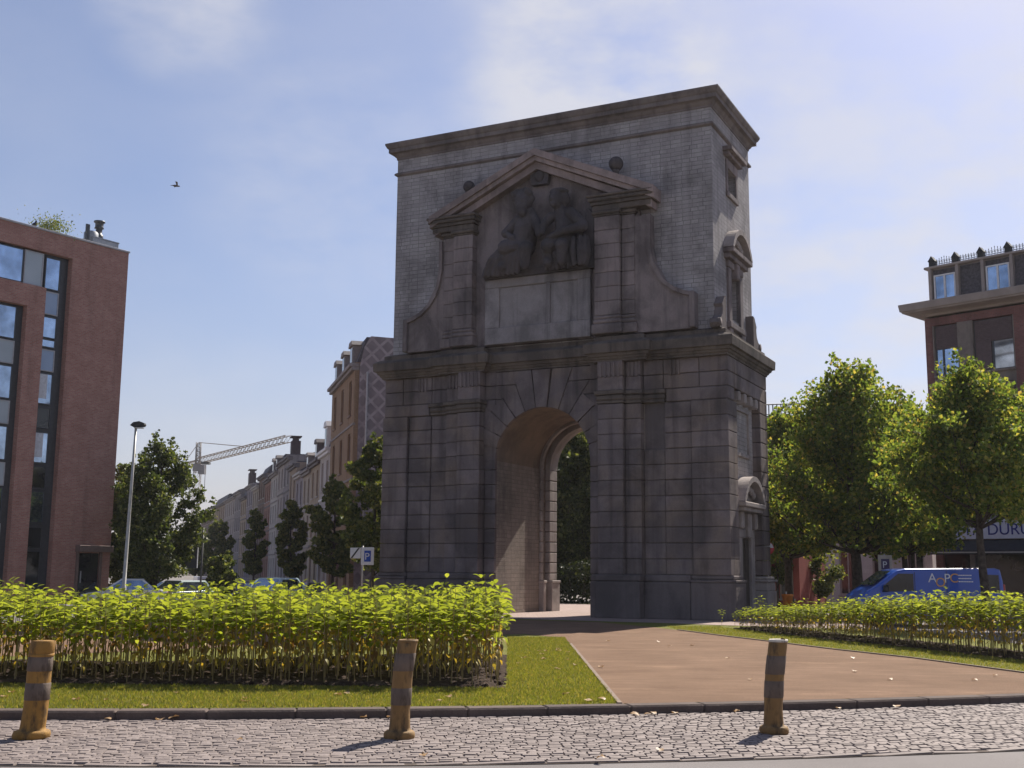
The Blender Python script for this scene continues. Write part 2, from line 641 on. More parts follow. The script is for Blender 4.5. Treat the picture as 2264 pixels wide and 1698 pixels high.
def soil(poly, label):
    st = .14
    x0, x1 = min(p[0] for p in poly), max(p[0] for p in poly)
    y0, y1 = min(p[1] for p in poly), max(p[1] for p in poly)
    mb = MB()
    vid = {}
    nx, ny = int((x1 - x0) / st) + 2, int((y1 - y0) / st) + 2

    def V(i, j):
        if (i, j) not in vid:
            x, y = x0 + i * st, y0 + j * st
            e = 1.0 if all(inside(poly, x + a, y + b) for a, b in ((.15, 0), (-.15, 0), (0, .15), (0, -.15))) else 0
            vid[i, j] = len(mb.v)
            mb.v.append((x + random.uniform(-.04, .04), y + random.uniform(-.04, .04), .012 + e * random.uniform(.0, .07)))
        return vid[i, j]
    for i in range(nx):
        for j in range(ny):
            if inside(poly, x0 + (i + .5) * st, y0 + (j + .5) * st):
                mb.f.append([V(i, j), V(i + 1, j), V(i + 1, j + 1), V(i, j + 1)])
                mb.m.append(0)
                mb.sm.append(False)
    for k in range(900):                       # clods
        x, y = random.uniform(x0, x1), random.uniform(y0, min(y1, y0 + 3) if len(poly) == 6 else y1)
        if inside(poly, x, y):
            r_ = random.uniform(.012, .05)
            mb.ball((x, y, .04), (r_, r_ * random.uniform(.7, 1.3), r_ * .7), 5, 4, 0, smooth=False)
    o = mb.build('flower_bed', SOIL)
    tag(o, label, 'flower bed', kind='structure')


soil(BED_L, 'dark clod covered soil of the bed left of the path')
soil(BED_R, 'dark soil of the slanting bed beside the van')

# grass blades
GRASS_M = leaf_mat('grass_blade', [(0, (.115, .14, .03)), (.5, (.16, .175, .04)), (.85, (.23, .21, .06)), (1, (.30, .24, .11))], .45)


def grass_patch(n, fn):
    pts = []
    while len(pts) < n:
        p = fn()
        if p is not None:
            pts.append(p)
    pts = np.array(pts)
    n = len(pts)
    an = RNG.uniform(0, 2 * PI, n)
    h = RNG.uniform(.018, .05, n)
    w = RNG.uniform(.004, .009, n)
    dx, dy = np.cos(an), np.sin(an)
    ln = RNG.uniform(-.6, .6, (n, 2)) * h[:, None]
    v = np.zeros((n, 3, 3))
    v[:, 0, :2] = pts - np.stack([dx, dy], 1) * w[:, None]
    v[:, 1, :2] = pts + np.stack([dx, dy], 1) * w[:, None]
    v[:, 2, :2] = pts + ln
    v[:, 2, 2] = h
    return v.reshape(-1, 3), np.arange(n * 3).reshape(-1, 3)


def g1():
    x = random.uniform(-8.5, 1.42)
    y = random.uniform(13.5, 17.6)
    return (x, y) if y > y_kerb(x) + .30 else None


def g2():
    x, y = random.uniform(-.05, 1.42), random.uniform(17.5, 31)
    return (x, y)


def g3():
    x, y = random.uniform(5, 11), random.uniform(19, 38)
    e = np.interp(y, [18.7, 21.1, 24.6, 27.1, 29.9, 32.3, 35.5, 37.2], [9.75, 9.05, 8.26, 7.35, 6.56, 5.82, 5.0, 4.5])
    return (x, y) if x > e + .03 and not inside(BED_R, x, y) and x < e + 2.2 else None


vs, fs, off = [], [], 0
for n_, fn in ((60000, g1), (34000, g2), (22000, g3)):
    v, f = grass_patch(n_, fn)
    vs.append(v)
    fs.append(f + off)
    off += len(v)
o = link('grass', np_mesh('grass', np.concatenate(vs), np.concatenate(fs), GRASS_M))
tag(o, 'short mown grass blades along kerb, beds and path', 'grass', kind='stuff')

# ================================================================== the gate
YAW = R(26.55)
gate = empty('city_gate', (7.944, 42.471, 0), -YAW)
tag(gate, 'tall soot stained stone city gate with round arch and pedimented upper storey', 'gate')


def gb(mb, u0, u1, v0, v1, z0, z1, c=0.0, mat=0):
    mb.box(-u1, -u0, v0, v1, z0, z1, mat, c)


def gp(name, mb, mat, uv=False, parent=None):
    return mb.build(name, mat, parent or gate, uv)


UC = 7.55
ARC_R, SPR = 2.05, 6.05
ZC = [1.6 + .582 * i for i in range(12)]            # course lines of the rustication 1.6 .. 8.0


def mir(u0, u1, right):
    if not right and u0 < .05:
        u0 += .22
    return (u0, u1) if right else (2 * UC - u1, 2 * UC - u0)


# cores, vault
for right in (True, False):
    mb = MB()
    gb(mb, *mir(.36, UC - ARC_R, right), .16, 5.40, 0, 9.75)
    gp('pier', mb, ST_JAMB, True)
mb = MB()
arc = [(-UC + ARC_R * math.cos(t), SPR + ARC_R * math.sin(t)) for t in np.linspace(PI, 0, 33)]
mb.prism(arc + [(-UC + ARC_R, 9.75), (-UC - ARC_R, 9.75)], .16, 5.40)
gp('arch_vault', mb, ST_VAULT)
# rear arch frame, narrower, with a moulded rib in front of it
mb = MB()
for r0, r1, v0, v1 in ((1.82, 2.07, 4.75, 5.52), (1.93, 2.06, 4.15, 4.35)):
    out = [(-UC + r1 * math.cos(t), SPR + r1 * math.sin(t)) for t in np.linspace(0, PI, 25)]
    inn = [(-UC + r0 * math.cos(t), SPR + r0 * math.sin(t)) for t in np.linspace(PI, 0, 25)]
    mb.prism(out + inn, v0, v1)
    for s_ in (1, -1):
        zz = [1.3] + [1.62 + .44 * i for i in range(10)] + [SPR]
        for a, b in zip(zz[:-1], zz[1:]):
            u0, u1 = sorted((UC + s_ * r0, UC + s_ * r1))
            gb(mb, u0, u1, v0, v1, a + .012, b - .012, .03)
        u0, u1 = sorted((UC + s_ * (r0 - .12), UC + s_ * r1))
        gb(mb, u0, u1, v0 + .003, v1 + .05, 0, 1.2, .02)
        gb(mb, u0 - .03, u1 + .03, v0 - .03, v1 + .08, 1.2, 1.31, .02)
gp('rear_arch_frame', mb, ST_SIDE2)

# voussoirs of the front arch
mb = MB()
NV = 13
for i in range(NV):
    t0, t1 = PI * i / NV + .010, PI * (i + 1) / NV - .010
    tm = (t0 + t1) / 2
    ro = 3.05 if i % 2 else 3.5
    if abs(i - NV // 2) <= 2:
        ro = 6
    pts = [(-UC + ARC_R * math.cos(t), SPR + ARC_R * math.sin(t)) for t in np.linspace(t0, t1, 4)]
    zt = 9.6 if abs(i - NV // 2) <= 1 else (9.05 if abs(i - NV // 2) == 2 else 99)
    outp = []
    for t in (t1, t0):
        r_ = ro
        if zt < 90:
            r_ = (zt - SPR) / math.sin(t)
        outp.append((-UC + r_ * math.cos(t), SPR + r_ * math.sin(t)))
    pr = -.09 if i == NV // 2 else -.02 - .025 * (i % 2)
    mb.prism(pts + outp, pr, .2)
    # thin arris roll on the intrados
gp('voussoir_ring', mb, ST_RUST)
mb = MB()
for s_ in (1, -1):      # spandrel ashlar between voussoirs and pilasters
    for a, b in zip(ZC[7:], ZC[8:]):
        u0, u1 = sorted((UC + s_ * 1.2, UC + s_ * 2.58))
        zm = (a + b) / 2
        xi = ARC_R * math.sqrt(max(0, 1 - ((a - SPR) / ARC_R) ** 2)) if abs(a - SPR) < ARC_R else 0
        u0, u1 = sorted((UC + s_ * (xi + .12), UC + s_ * 2.58))
        gb(mb, u0, u1, .02, .2, a + .008, b - .008, .02)
    for a, b in ((8.02, 8.5), (8.52, 9.06), (9.08, 9.62)):
        u0, u1 = sorted((UC + s_ * .5, UC + s_ * 2.58))
        gb(mb, u0, u1, .02, .2, a, b, .02)
gp('spandrel', mb, ST_RUST)

# rusticated front strips
for right in (True, False):
    mb = MB()
    for i, (a, b) in enumerate(zip(ZC[:-1], ZC[1:])):
        j = .12 if i % 2 else -.12
        gb(mb, *mir(0, 1.41, right), -.12, 1.06, a + .006, b - .006, .02)
    gp('rusticated_corner', mb, ST_RUST)
    mb = MB()
    for a, b in zip(ZC[:-1], ZC[1:]):
        gb(mb, *mir(1.435, 2.48, right), .012, .3, a + .010, b - .010, .026)
        if b < 6.3 or not right:
            gb(mb, *mir(2.49, 3.32, right), .06, .3, a + .006, b - .006, .02)
    gp('rusticated_strip', mb, ST_RUST)
    mb = MB()
    for a, b in zip(ZC[:-1], ZC[1:]):
        gb(mb, *mir(5.02, 5.5, right), .0, .95, a + .010, b - .010, .026)
    gp('arch_jamb', mb, ST_RUST)
    if right:
        mb = MB()
        gb(mb, 2.5, 3.3, .155, .3, 6.2, 8.0)
        gp('sunk_panel', mb, ST_PLINTH)
    # main and backing pilaster
    mb = MB()
    for i, (a, b) in enumerate(zip(ZC[:-1], ZC[1:])):
        gb(mb, *mir(3.98, 5.0, right), -.46, .25, a + .006, b - .006, .02)
        gb(mb, *mir(3.34, 3.97, right), -.22, .25, a + .007, b - .007, .02)
    o_p = gp('pilaster', mb, ST_RUST)
    mb = MB()
    for (u0, u1, pv) in ((3.98, 5.0, -.46), (3.34, 3.95, -.22), (2.5, 3.3, -.02)):
        u0, u1 = mir(u0, u1, right)
        gb(mb, u0 - .03, u1 + .03, pv - .04, .25, 8.02, 8.12, .015)
        gb(mb, u0 - .05, u1 + .05, pv - .08, .25, 8.125, 8.34, .05)
        gb(mb, u0 - .10, u1 + .10, pv - .14, .25, 8.345, 8.5, .02)
    gp('capital', mb, ST_LEDGE, False, o_p)
    for u0, u1 in ((.0, 2.4), (5.1, 5.5)):
        mb = MB()
        u0, u1 = mir(u0, u1, right)
        gb(mb, u0, u1, -.03, .8, 8.02, 8.5, .03)
        gp('band_course', mb, ST_RUST)
    # frieze with grooved blocks
    mb = MB()
    for u0, u1, pv in ((0, 1.1, 0), (1.12, 2.5, .01), (2.52, 3.3, 0), (3.34, 3.95, -.22), (3.98, 5.0, -.45), (5.02, 5.5, .0)):
        a0, a1 = mir(u0, u1, right)
        gb(mb, a0, a1, pv, .8, 8.52, 9.06, .022)
        gb(mb, a0, a1, pv - .01, .8, 9.08, 9.64, .022)
    for u in (4.14, 4.32, 4.50, 4.68, 4.86, 3.5, 3.66, 3.82, 1.9, 2.06, 2.22):
        a0, a1 = mir(u - .05, u + .05, right)
        pv = -.51 if u > 3.97 else (-.27 if u > 3.3 else -.05)
        gb(mb, a0, a1, pv, .2, 9.02, 9.6, .02)
    gp('frieze', mb, ST_RUST)
    # plinth
    mb = MB()
    gb(mb, *mir(-.18, 1.5, right), -.18, 1.2, 0, 1.34, .03)
    gb(mb, *mir(1.52, 3.3, right), -.15, .4, 0, 1.34, .03)
    gb(mb, *mir(3.3, 5.06, right), -.60, .4, 0, 1.34, .03)
    gb(mb, *mir(5.06, 5.46, right), -.12, .95, 0, 1.34, .03)
    gb(mb, *mir(-.20, 1.5, right), -.20, 1.22, 1.345, 1.44, .02)
    gb(mb, *mir(-.10, 1.5, right), -.10, 1.12, 1.445, 1.60, .04)
    gb(mb, *mir(1.52, 3.3, right), -.08, .4, 1.345, 1.60, .04)
    gb(mb, *mir(3.3, 5.06, right), -.55, .4, 1.345, 1.60, .05)
    gb(mb, *mir(5.06, 5.47, right), -.06, .95, 1.345, 1.60, .04)
    gp('plinth', mb, ST_PLINTH)

# back of the gate: plain rusticated piers
for right in (True, False):
    mb = MB()
    zz = [0, .65, 1.34] + ZC + [8.5, 9.06, 9.65]
    for a, b in zip(zz[:-1], zz[1:]):
        gb(mb, *mir(0, 5.5, right), 5.2, 5.52, a + .01, b - .01, .026)
        if not right:
            gb(mb, *mir(0, .4, right), 1.0, 5.2, a + .01, b - .01, .026)
    gp('rear_pier_face', mb, ST_RUST)
mb = MB()
gb(mb, 5.5, 9.6, 5.3, 5.52, 8.3, 9.65)
for s_ in (1, -1):
    pts = [(-UC + s_ * ARC_R * math.cos(t), SPR + ARC_R * math.sin(t)) for t in np.linspace(0, PI / 2, 12)]
    mb.prism(pts + [(-UC, 8.31), (-UC + s_ * ARC_R, 8.31)], 5.3, 5.515)
gp('rear_wall', mb, ST_RUST)

# right-hand side of the lower storey
mb = MB()
for i, (a, b) in enumerate(zip(ZC[:-1], ZC[1:])):
    gb(mb, 0, .5, 4.42, 5.55, a + .01, b - .01, .026)
gb(mb, 0, .5, 4.42, 5.55, 8.02, 8.5, .026)
gb(mb, 0, .5, .8, 5.55, 8.52, 9.06, .026)
gb(mb, 0, .5, .8, 5.55, 9.08, 9.64, .026)
gp('side_pier_face', mb, ST_RUST)
mb = MB()
gb(mb, -.18, .6, 4.3, 5.72, 0, 1.0, .03)
gb(mb, -.14, .6, 4.34, 5.68, 1.003, 1.34, .03)
gb(mb, -.22, .6, 4.26, 5.78, 1.345, 1.44, .03)
gb(mb, -.12, .6, 4.36, 5.66, 1.445, 1.56, .04)
gp('side_plinth', mb, ST_SIDE2)
mb = MB()
gb(mb, .33, .5, 1.06, 4.42, 0, 8.5)
gp('side_bay_wall', mb, ST_SIDE, True)
mb = MB()          # upper framed tablet with brackets
for v0, v1, z0, z1 in ((1.75, 3.75, 6.1, 6.25), (1.75, 3.75, 7.85, 8.0), (1.75, 1.9, 6.25, 7.85), (3.6, 3.75, 6.25, 7.85)):
    gb(mb, .24, .4, v0, v1, z0, z1, .015)
for v in (1.5, 2.35, 3.2, 4.0):
    gb(mb, -.02, .4, v - .13, v + .13, 8.1, 8.5, .05)
gp('side_tablet', mb, ST_SIDE2)
# side doorway with segmental pediment
VC = 2.74
mb = MB()
gb(mb, .18, .5, VC - 1.05, VC - .62, 0, 3.25, .02)
gb(mb, .18, .5, VC + .62, VC + 1.05, 0, 3.25, .02)
gb(mb, .16, .5, VC - 1.08, VC + 1.08, 3.0, 3.32, .02)
gb(mb, .02, .5, VC - .22, VC + .22, 3.0, 3.95, .05)
for s_ in (-1, 1):
    gb(mb, .02, .5, VC + s_ * .95 - .16, VC + s_ * .95 + .16, 3.34, 3.98, .05)
gb(mb, -.12, .5, VC - 1.35, VC + 1.35, 3.99, 4.14, .02)
gb(mb, -.22, .5, VC - 1.5, VC + 1.5, 4.145, 4.33, .03)
gp('side_door_surround', mb, ST_SIDE2)


def seg_pediment(vc, half, z0, rise, u_out, u_in, th, mat, name):
    rr = (half * half + rise * rise) / (2 * rise)
    zc = z0 + rise - rr
    a0 = math.asin(half / rr)
    mb = MB()
    ts = np.linspace(-a0, a0, 20)
    out = [(vc + rr * math.sin(t), zc + rr * math.cos(t)) for t in ts]
    inn = [(vc + (rr - th) * math.sin(t), max(z0, zc + (rr - th) * math.cos(t))) for t in ts[::-1]]
    mb.prism(out + inn, -u_out, -u_in, axis='x')
    inn2 = [(vc + (rr - th * .55) * math.sin(t), max(z0, zc + (rr - th * .55) * math.cos(t))) for t in ts]
    mb.prism(inn2 + [(vc + half * .9, z0), (vc - half * .9, z0)], -(u_out + (u_in - u_out) * .72), -u_in - .1, axis='x')
    for k in range(7):
        t = (k - 3) / 3.6
        mb.ball((-(u_out + .30), vc + t * half * .62, z0 + .22 + .32 * (1 - t * t) * rise), (.10, .14, .15), 8, 6)
    return gp(name, mb, mat)


seg_pediment(VC, 1.5, 4.34, 1.0, -.2, .4, .2, ST_SIDE2, 'side_door_pediment')
mb = MB()
gb(mb, .29, .345, VC - .61, VC + .61, .45, 2.99)
gb(mb, .27, .32, VC - .02, VC + .02, .45, 2.99)
for z_ in (.6, 1.7):
    for s_ in (-1, 1):
        gb(mb, .275, .32, VC + s_ * .31 - .2, VC + s_ * .31 + .2, z_, z_ + .95, .02)
gp('side_door', mb, DARKHOLE)

# main cornice between the storeys
path_m = [(-14.9, -.16), (-12.0, -.16), (-12.0, -.42), (-9.95, -.42), (-9.95, .02), (-5.15, .02), (-5.15, -.42), (-3.1, -.42), (-3.1, -.16), (0, -.16), (0, 5.55), (-14.9, 5.55)]
mb = MB()
mb.sweep(path_m, [(-.2, 9.62), (.04, 9.64), (.04, 9.70), (.10, 9.74), (.12, 9.80), (.18, 9.83), (.21, 9.92), (.31, 9.95), (.33, 10.28), (.30, 10.32), (.1, 10.44), (-.02, 10.46), (-.02, 10.62), (-.06, 10.64), (-.24, 10.72), (-.5, 10.74)])
gp('main_cornice', mb, ST_LEDGE)

# upper storey
UL, UR, VF, VB = 14.6, .5, .1, 5.45
mb = MB()
gb(mb, UR + .32, UL, VF, VB, 10.2, 19.4)
mb2 = mb
W1 = (2.15, 3.3, 16.62, 17.55)
W2 = (2.2, 3.4, 11.5, 13.3)
for v0, v1, z0, z1 in ((VF, 2.15, 10.2, 19.4), (3.4, VB, 10.2, 19.4), (2.15, 3.4, 10.2, 11.5), (2.15, 3.4, 13.3, 16.62), (2.15, 3.4, 17.55, 19.4), (3.3, 3.4, 16.62, 17.55), (2.15, 2.2, 11.5, 13.3)):
    gb(mb, UR, UR + .32, v0, v1, z0, z1)
gp('upper_wall', mb, ST_WALL, True)
mb = MB()
gb(mb, UR + .27, UR + .33, 2.16, 3.29, 16.63, 17.54)
gp('opening_shade_panel', mb, DARKHOLE)  # dark panel painted to stand in for the unlit depth of the opening
mb = MB()
for v0, v1, z0, z1, p in ((1.95, 2.15, 16.4, 17.9, .06), (3.3, 3.5, 16.4, 17.9, .06), (1.95, 3.5, 16.38, 16.6, .10), (1.95, 3.5, 17.56, 17.95, .07), (1.7, 3.75, 18.0, 18.14, .22), (1.6, 3.85, 18.145, 18.32, .38)):
    gb(mb, UR - p, UR + .1, v0, v1, z0, z1, .02)
gp('side_window_surround', mb, ST_PINK)
mb = MB()
for v0, v1, z0, z1, p in ((1.8, 2.2, 11.3, 13.45, .10), (3.4, 3.8, 11.3, 13.45, .10), (1.7, 3.9, 11.05, 11.28, .18), (1.75, 3.85, 13.46, 13.75, .12), (1.5, 4.1, 13.76, 13.95, .26), (1.4, 4.2, 13.955, 14.15, .42), (1.8, 2.2, 10.75, 11.04, .14), (3.4, 3.8, 10.75, 11.04, .14)):
    gb(mb, UR - p, UR + .1, v0, v1, z0, z1, .025)
gb(mb, UR - .25, UR + .1, VC - .18, VC + .18, 13.1, 13.75, .05)
gp('side_niche_surround', mb, ST_PINK)
seg_pediment(VC + .06, 1.42, 14.16, .95, .08, UR + .1, .2, ST_SIDE2, 'side_niche_pediment')
for nm_v in (4.55, .45):       # scrolled brackets at the foot of the side wall
    mb = MB()
    s_ = 1 if nm_v > 2 else -1
    base = [(0, 10.66), (.95, 10.66), (1.05, 10.8), (1.0, 10.95), (.72, 11.02), (.5, 11.2), (.42, 11.5), (.5, 11.62), (.4, 11.72), (.2, 11.95), (0, 12.0)]
    pts = [(nm_v + s_ * (p[0] - .1), p[1]) for p in base]
    mb.prism(pts if s_ > 0 else pts[::-1], -UR - .02, -UR + .32, axis='x')
    mb.tube([(-UR - .03, nm_v + s_ * .78, 10.84), (-UR + .37, nm_v + s_ * .78, 10.84)], .15, 14)
    gp('scroll_bracket', mb, ST_PLINTH)
path_u = [(-UL, VF), (-UR, VF), (-UR, VB), (-UL, VB)]
mb = MB()
mb.sweep(path_u, [(-.1, 18.62), (.03, 18.64), (.10, 18.68), (.10, 18.75), (.04, 18.80), (-.1, 18.81)])
gp('string_course', mb, ST_TOP)
mb = MB()
mb.sweep(path_u, [(-.1, 19.36), (.04, 19.39), (.04, 19.46), (.10, 19.52), (.14, 19.60), (.17, 19.63), (.30, 19.66), (.30, 19.82), (.35, 19.86), (.42, 20.0), (.42, 20.07), (.3, 20.1), (-.3, 20.16)])
gb(mb, UR + .1, UL - .1, VF + .1, VB - .1, 19.3, 20.14)
gp('top_cornice', mb, ST_TOP)

# aedicule on the upper front: pilasters, entablature blocks, open pediment
mb = MB()
gb(mb, 3.35, 11.9, -.12, .2, 10.7, 15.5)
mb.prism([(-11.9, 15.5), (-3.35, 15.5), (-3.6, 16.3), (-UC - .1, 18.2), (-11.6, 16.3)], -.12, .2)
gp('tympanum_wall', mb, ST_PINK)
for name_u, segs in (('right', ((4.05, 5.1, -.50), (3.5, 4.03, -.32))), ('left', ((10.5, 11.4, -.50), (11.42, 11.95, -.32)))):
    mb = MB()
    zz = [11.45 + .565 * i for i in range(8)]
    for u0, u1, pv in segs:
        for a, b in zip(zz[:-1], zz[1:]):
            gb(mb, u0, u1, pv, .1, a + .006, b - .006, .018)
        gb(mb, u0 - .10, u1 + .10, pv - .10, .1, 10.72, 11.1, .03)
        gb(mb, u0 - .06, u1 + .06, pv - .06, .1, 11.105, 11.3, .06)
        gb(mb, u0 - .03, u1 + .03, pv - .03, .1, 11.305, 11.44, .04)
    o_p = gp('upper_pilaster', mb, ST_PINK)
    mb = MB()
    for u0, u1, pv in segs:
        gb(mb, u0 - .04, u1 + .04, pv - .04, .1, 15.41, 15.47, .02)
        gb(mb, u0 - .10, u1 + .10, pv - .12, .1, 15.475, 15.62, .04)
    gp('capital', mb, ST_LEDGE, False, o_p)
    mb = MB()
    u0 = min(s[0] for s in segs)
    u1 = max(s[1] for s in segs)
    if name_u == 'right':
        u0, u1 = u0 - .75, u1 + .05
    else:
        u0, u1 = u0 - .05, u1 + .45
    gb(mb, u0, u1, -.55, .1, 15.625, 15.84, .02)
    gb(mb, u0 - .06, u1 + .06, -.63, .1, 15.845, 15.98, .02)
    gb(mb, u0 - .13, u1 + .13, -.74, .1, 15.985, 16.13, .03)
    gb(mb, u0 - .18, u1 + .18, -.80, .1, 16.135, 16.24, .03)
    gp('entablature_block', mb, ST_LEDGE)
AP = (UC + .05, 18.55)
for s_, ue in ((1, 12.45), (-1, 2.55)):
    mb = MB()
    ze = 16.30
    dx, dz = ue - AP[0], ze - AP[1]
    ln = math.hypot(dx, dz)
    ang = math.atan2(dz, -dx)
    for (t0, t1, pv, k0, k1) in ((-.26, 0, -.80, 0, 1), (-.44, -.265, -.70, 0.005, 1), (-.72, -.445, -.52, .01, .97)):
        q = [(-AP[0], AP[1] + t1 * 1.1), (-AP[0], AP[1] + t0 * 1.1), (-(AP[0] + dx * k1), ze + t0 * 1.1), (-(AP[0] + dx * k1), ze + t1 * 1.1)]
        mb.prism(q, pv, .1)
    gp('raking_cornice', mb, ST_RAKE)
for u, zb, r_ in ((10.75, 16.95, .25), (4.2, 16.92, .29)):
    mb = MB()
    mb.lathe([(.22, zb - .25), (.22, zb), (.12, zb + .06), (.10, zb + .22), (.17, zb + .3)], -u, -.42, 14)
    mb.ball((-u, -.42, zb + .3 + r_ * .92), r_, 16, 12)
    gp('ball_finial', mb, ST_BLACK)
mb = MB()
mb.prism([(-UC - .35, 17.15), (-UC + .35, 17.15), (-UC + .42, 17.6), (-UC + .25, 17.85), (-UC - .25, 17.85), (-UC - .42, 17.6)], -.36, -.05)
mb.ball((-UC, -.36, 17.5), (.22, .1, .25), 10, 8)
gp('cartouche', mb, ST_BLACK)
# inscription panel
mb = MB()
gb(mb, 5.35, 10.0, -.30, .1, 10.72, 11.4, .02)
gb(mb, 5.35, 10.0, -.30, .1, 13.05, 13.42, .03)
for u0, u1 in ((5.35, 5.9), (9.35, 10.0), (7.08, 7.26)):
    gb(mb, u0, u1, -.298, .1, 11.402, 13.048, .015)
gb(mb, 5.9, 9.4, -.22, .1, 11.41, 13.04)
gp('inscription_panel', mb, ST_PANEL)
# scroll-shaped wings
for right in (True, False):
    mb = MB()
    cv = [(2.97, 15.3), (2.97, 14.0), (2.86, 13.4), (2.68, 12.95), (2.38, 12.53), (1.98, 12.2), (1.6, 12.02), (1.27, 11.93)]
    lo = [(1.27, 10.7), (3.5, 10.7), (3.5, 15.3)]
    pts = cv + lo
    fix = (lambda p: (-p[0], p[1])) if right else (lambda p: (-(2 * UC - .12 - p[0]), p[1]))
    mb.prism([fix(p) for p in pts], -.28, .12)
    off = [(p[0] - .14 * (1 if i < 4 else .4), p[1] + (.14 if i > 2 else 0)) for i, p in enumerate(cv)]
    mb.prism([fix(p) for p in cv + off[::-1]], -.40, .12)
    u0, u1 = (1.13, 1.33) if right else (2 * UC - .12 - 1.33, 2 * UC - .12 - 1.13)
    gb(mb, u0, u1, -.42, .12, 10.72, 12.1, .03)
    gp('scroll_wing', mb, ST_PINK)


# relief: two seated figures over drapery, each one continuous surface
def figure(parts, name, vox=.032):
    mb = MB()
    for p in parts:
        if p[0] == 'b':
            mb.ball((-p[1], p[2], p[3]), p[4], 14, 10)
        else:
            mb.tube([(-a, b, c_) for a, b, c_ in p[1]], p[2], 10)
            for (a, b, c_), r_ in zip(p[1], p[2]):
                mb.ball((-a, b, c_), r_, 10, 8)
    o = gp(name, mb, ST_BLACK)
    md = o.modifiers.new('merge', 'REMESH')
    md.mode = 'VOXEL'
    md.voxel_size = vox
    md.use_smooth_shade = True
    sm = o.modifiers.new('soften', 'SMOOTH')
    sm.iterations = 1
    tx = bpy.data.textures.new(name + '_folds', 'CLOUDS')
    tx.noise_scale = .13
    dp = o.modifiers.new('folds', 'DISPLACE')
    dp.texture = tx
    dp.strength = .04
    dp.mid_level = .5
    return o


left_fig = [('b', 8.08, -.70, 16.42, (.40, .36, .46)), ('b', 8.0, -.98, 16.36, (.09, .12, .13)), ('b', 8.06, -.90, 16.12, (.26, .2, .26)), ('b', 8.02, -.94, 15.9, (.2, .16, .2)),
            ('t', [(7.95, -.5, 15.85), (8.05, -.5, 15.3), (8.2, -.45, 14.7)], [.36, .50, .52]),
            ('t', [(8.35, -.6, 15.65), (8.85, -.75, 15.15), (8.45, -1.0, 14.85)], [.23, .19, .14]),
            ('t', [(7.65, -.65, 15.65), (7.35, -.9, 15.2), (7.25, -1.0, 14.85)], [.22, .18, .13]),
            ('t', [(8.1, -.6, 14.6), (8.75, -.95, 14.5), (8.95, -.85, 13.75)], [.36, .32, .2]),
            ('t', [(8.0, -.55, 14.5), (7.85, -1.0, 14.35), (7.9, -.9, 13.7)], [.36, .3, .2]),
            ('t', [(9.0, -.55, 13.75), (9.5, -.45, 13.66), (9.95, -.4, 13.58)], [.24, .2, .12])]
for k in range(14):          # curls of hair and beard
    t_ = k * 2.4
    left_fig.append(('b', 8.08 + .36 * math.cos(t_), -.78 - .14 * math.sin(k), 16.55 + .30 * math.sin(t_), (.13, .15, .13)))
for k in range(8):           # folds of the mantle
    left_fig.append(('t', [(8.0 + k * .13, -.86, 14.65), (8.15 + k * .19, -.92, 14.1), (8.3 + k * .22, -.72, 13.5)], [.05, .085, .10]))
right_fig = [('b', 6.62, -.72, 16.28, (.31, .32, .40)), ('b', 6.72, -1.0, 16.25, (.06, .1, .1)), ('b', 6.55, -.62, 16.62, (.40, .34, .14)), ('b', 6.28, -.58, 16.3, (.16, .22, .3)), ('b', 6.66, -.92, 16.05, (.16, .14, .14)),
             ('t', [(6.5, -.5, 15.85), (6.3, -.48, 15.2), (6.35, -.45, 14.6)], [.30, .44, .46]),
             ('t', [(6.02, -.65, 15.65), (5.48, -.75, 15.12), (5.42, -.85, 14.98), (6.2, -1.05, 14.85), (6.75, -1.08, 14.66)], [.25, .21, .2, .17, .12]),
             ('t', [(6.85, -.7, 15.6), (7.15, -.85, 15.2), (7.1, -1.0, 14.9)], [.2, .17, .12]),
             ('t', [(6.4, -.6, 14.5), (6.85, -1.0, 14.35), (6.9, -.88, 13.7)], [.34, .3, .19]),
             ('t', [(6.2, -.6, 14.5), (6.25, -1.0, 14.3), (6.3, -.9, 13.7)], [.34, .28, .19])]
for k in range(9):           # the round basket it leans on
    t_ = k * .698
    right_fig.append(('t', [(5.72 + .42 * math.cos(t_), -.62 - .34 * max(0, math.sin(t_ + 3.6)), 14.55), (5.72 + .46 * math.cos(t_), -.64 - .36 * max(0, math.sin(t_ + 3.6)), 14.0), (5.72 + .36 * math.cos(t_), -.6 - .3 * max(0, math.sin(t_ + 3.6)), 13.52)], [.09, .12, .10]))
right_fig.append(('b', 5.72, -.55, 14.1, (.42, .34, .5)))
for k in range(5):
    right_fig.append(('t', [(6.15 + k * .2, -.86, 14.5), (6.1 + k * .24, -.9, 14.0), (6.1 + k * .24, -.7, 13.5)], [.05, .085, .10]))
figure(left_fig, 'seated_relief_figure')
figure(right_fig, 'seated_relief_figure')
mb = MB()
pts = [(-10.0, 13.42), (-5.15, 13.42), (-5.15, 15.6), (-5.45, 15.9), (-5.6, 14.9), (-5.9, 13.75), (-9.4, 13.62), (-10.0, 13.55)]
mb.prism(pts, -.42, -.05)
gp('relief_ground', mb, ST_BLACK)

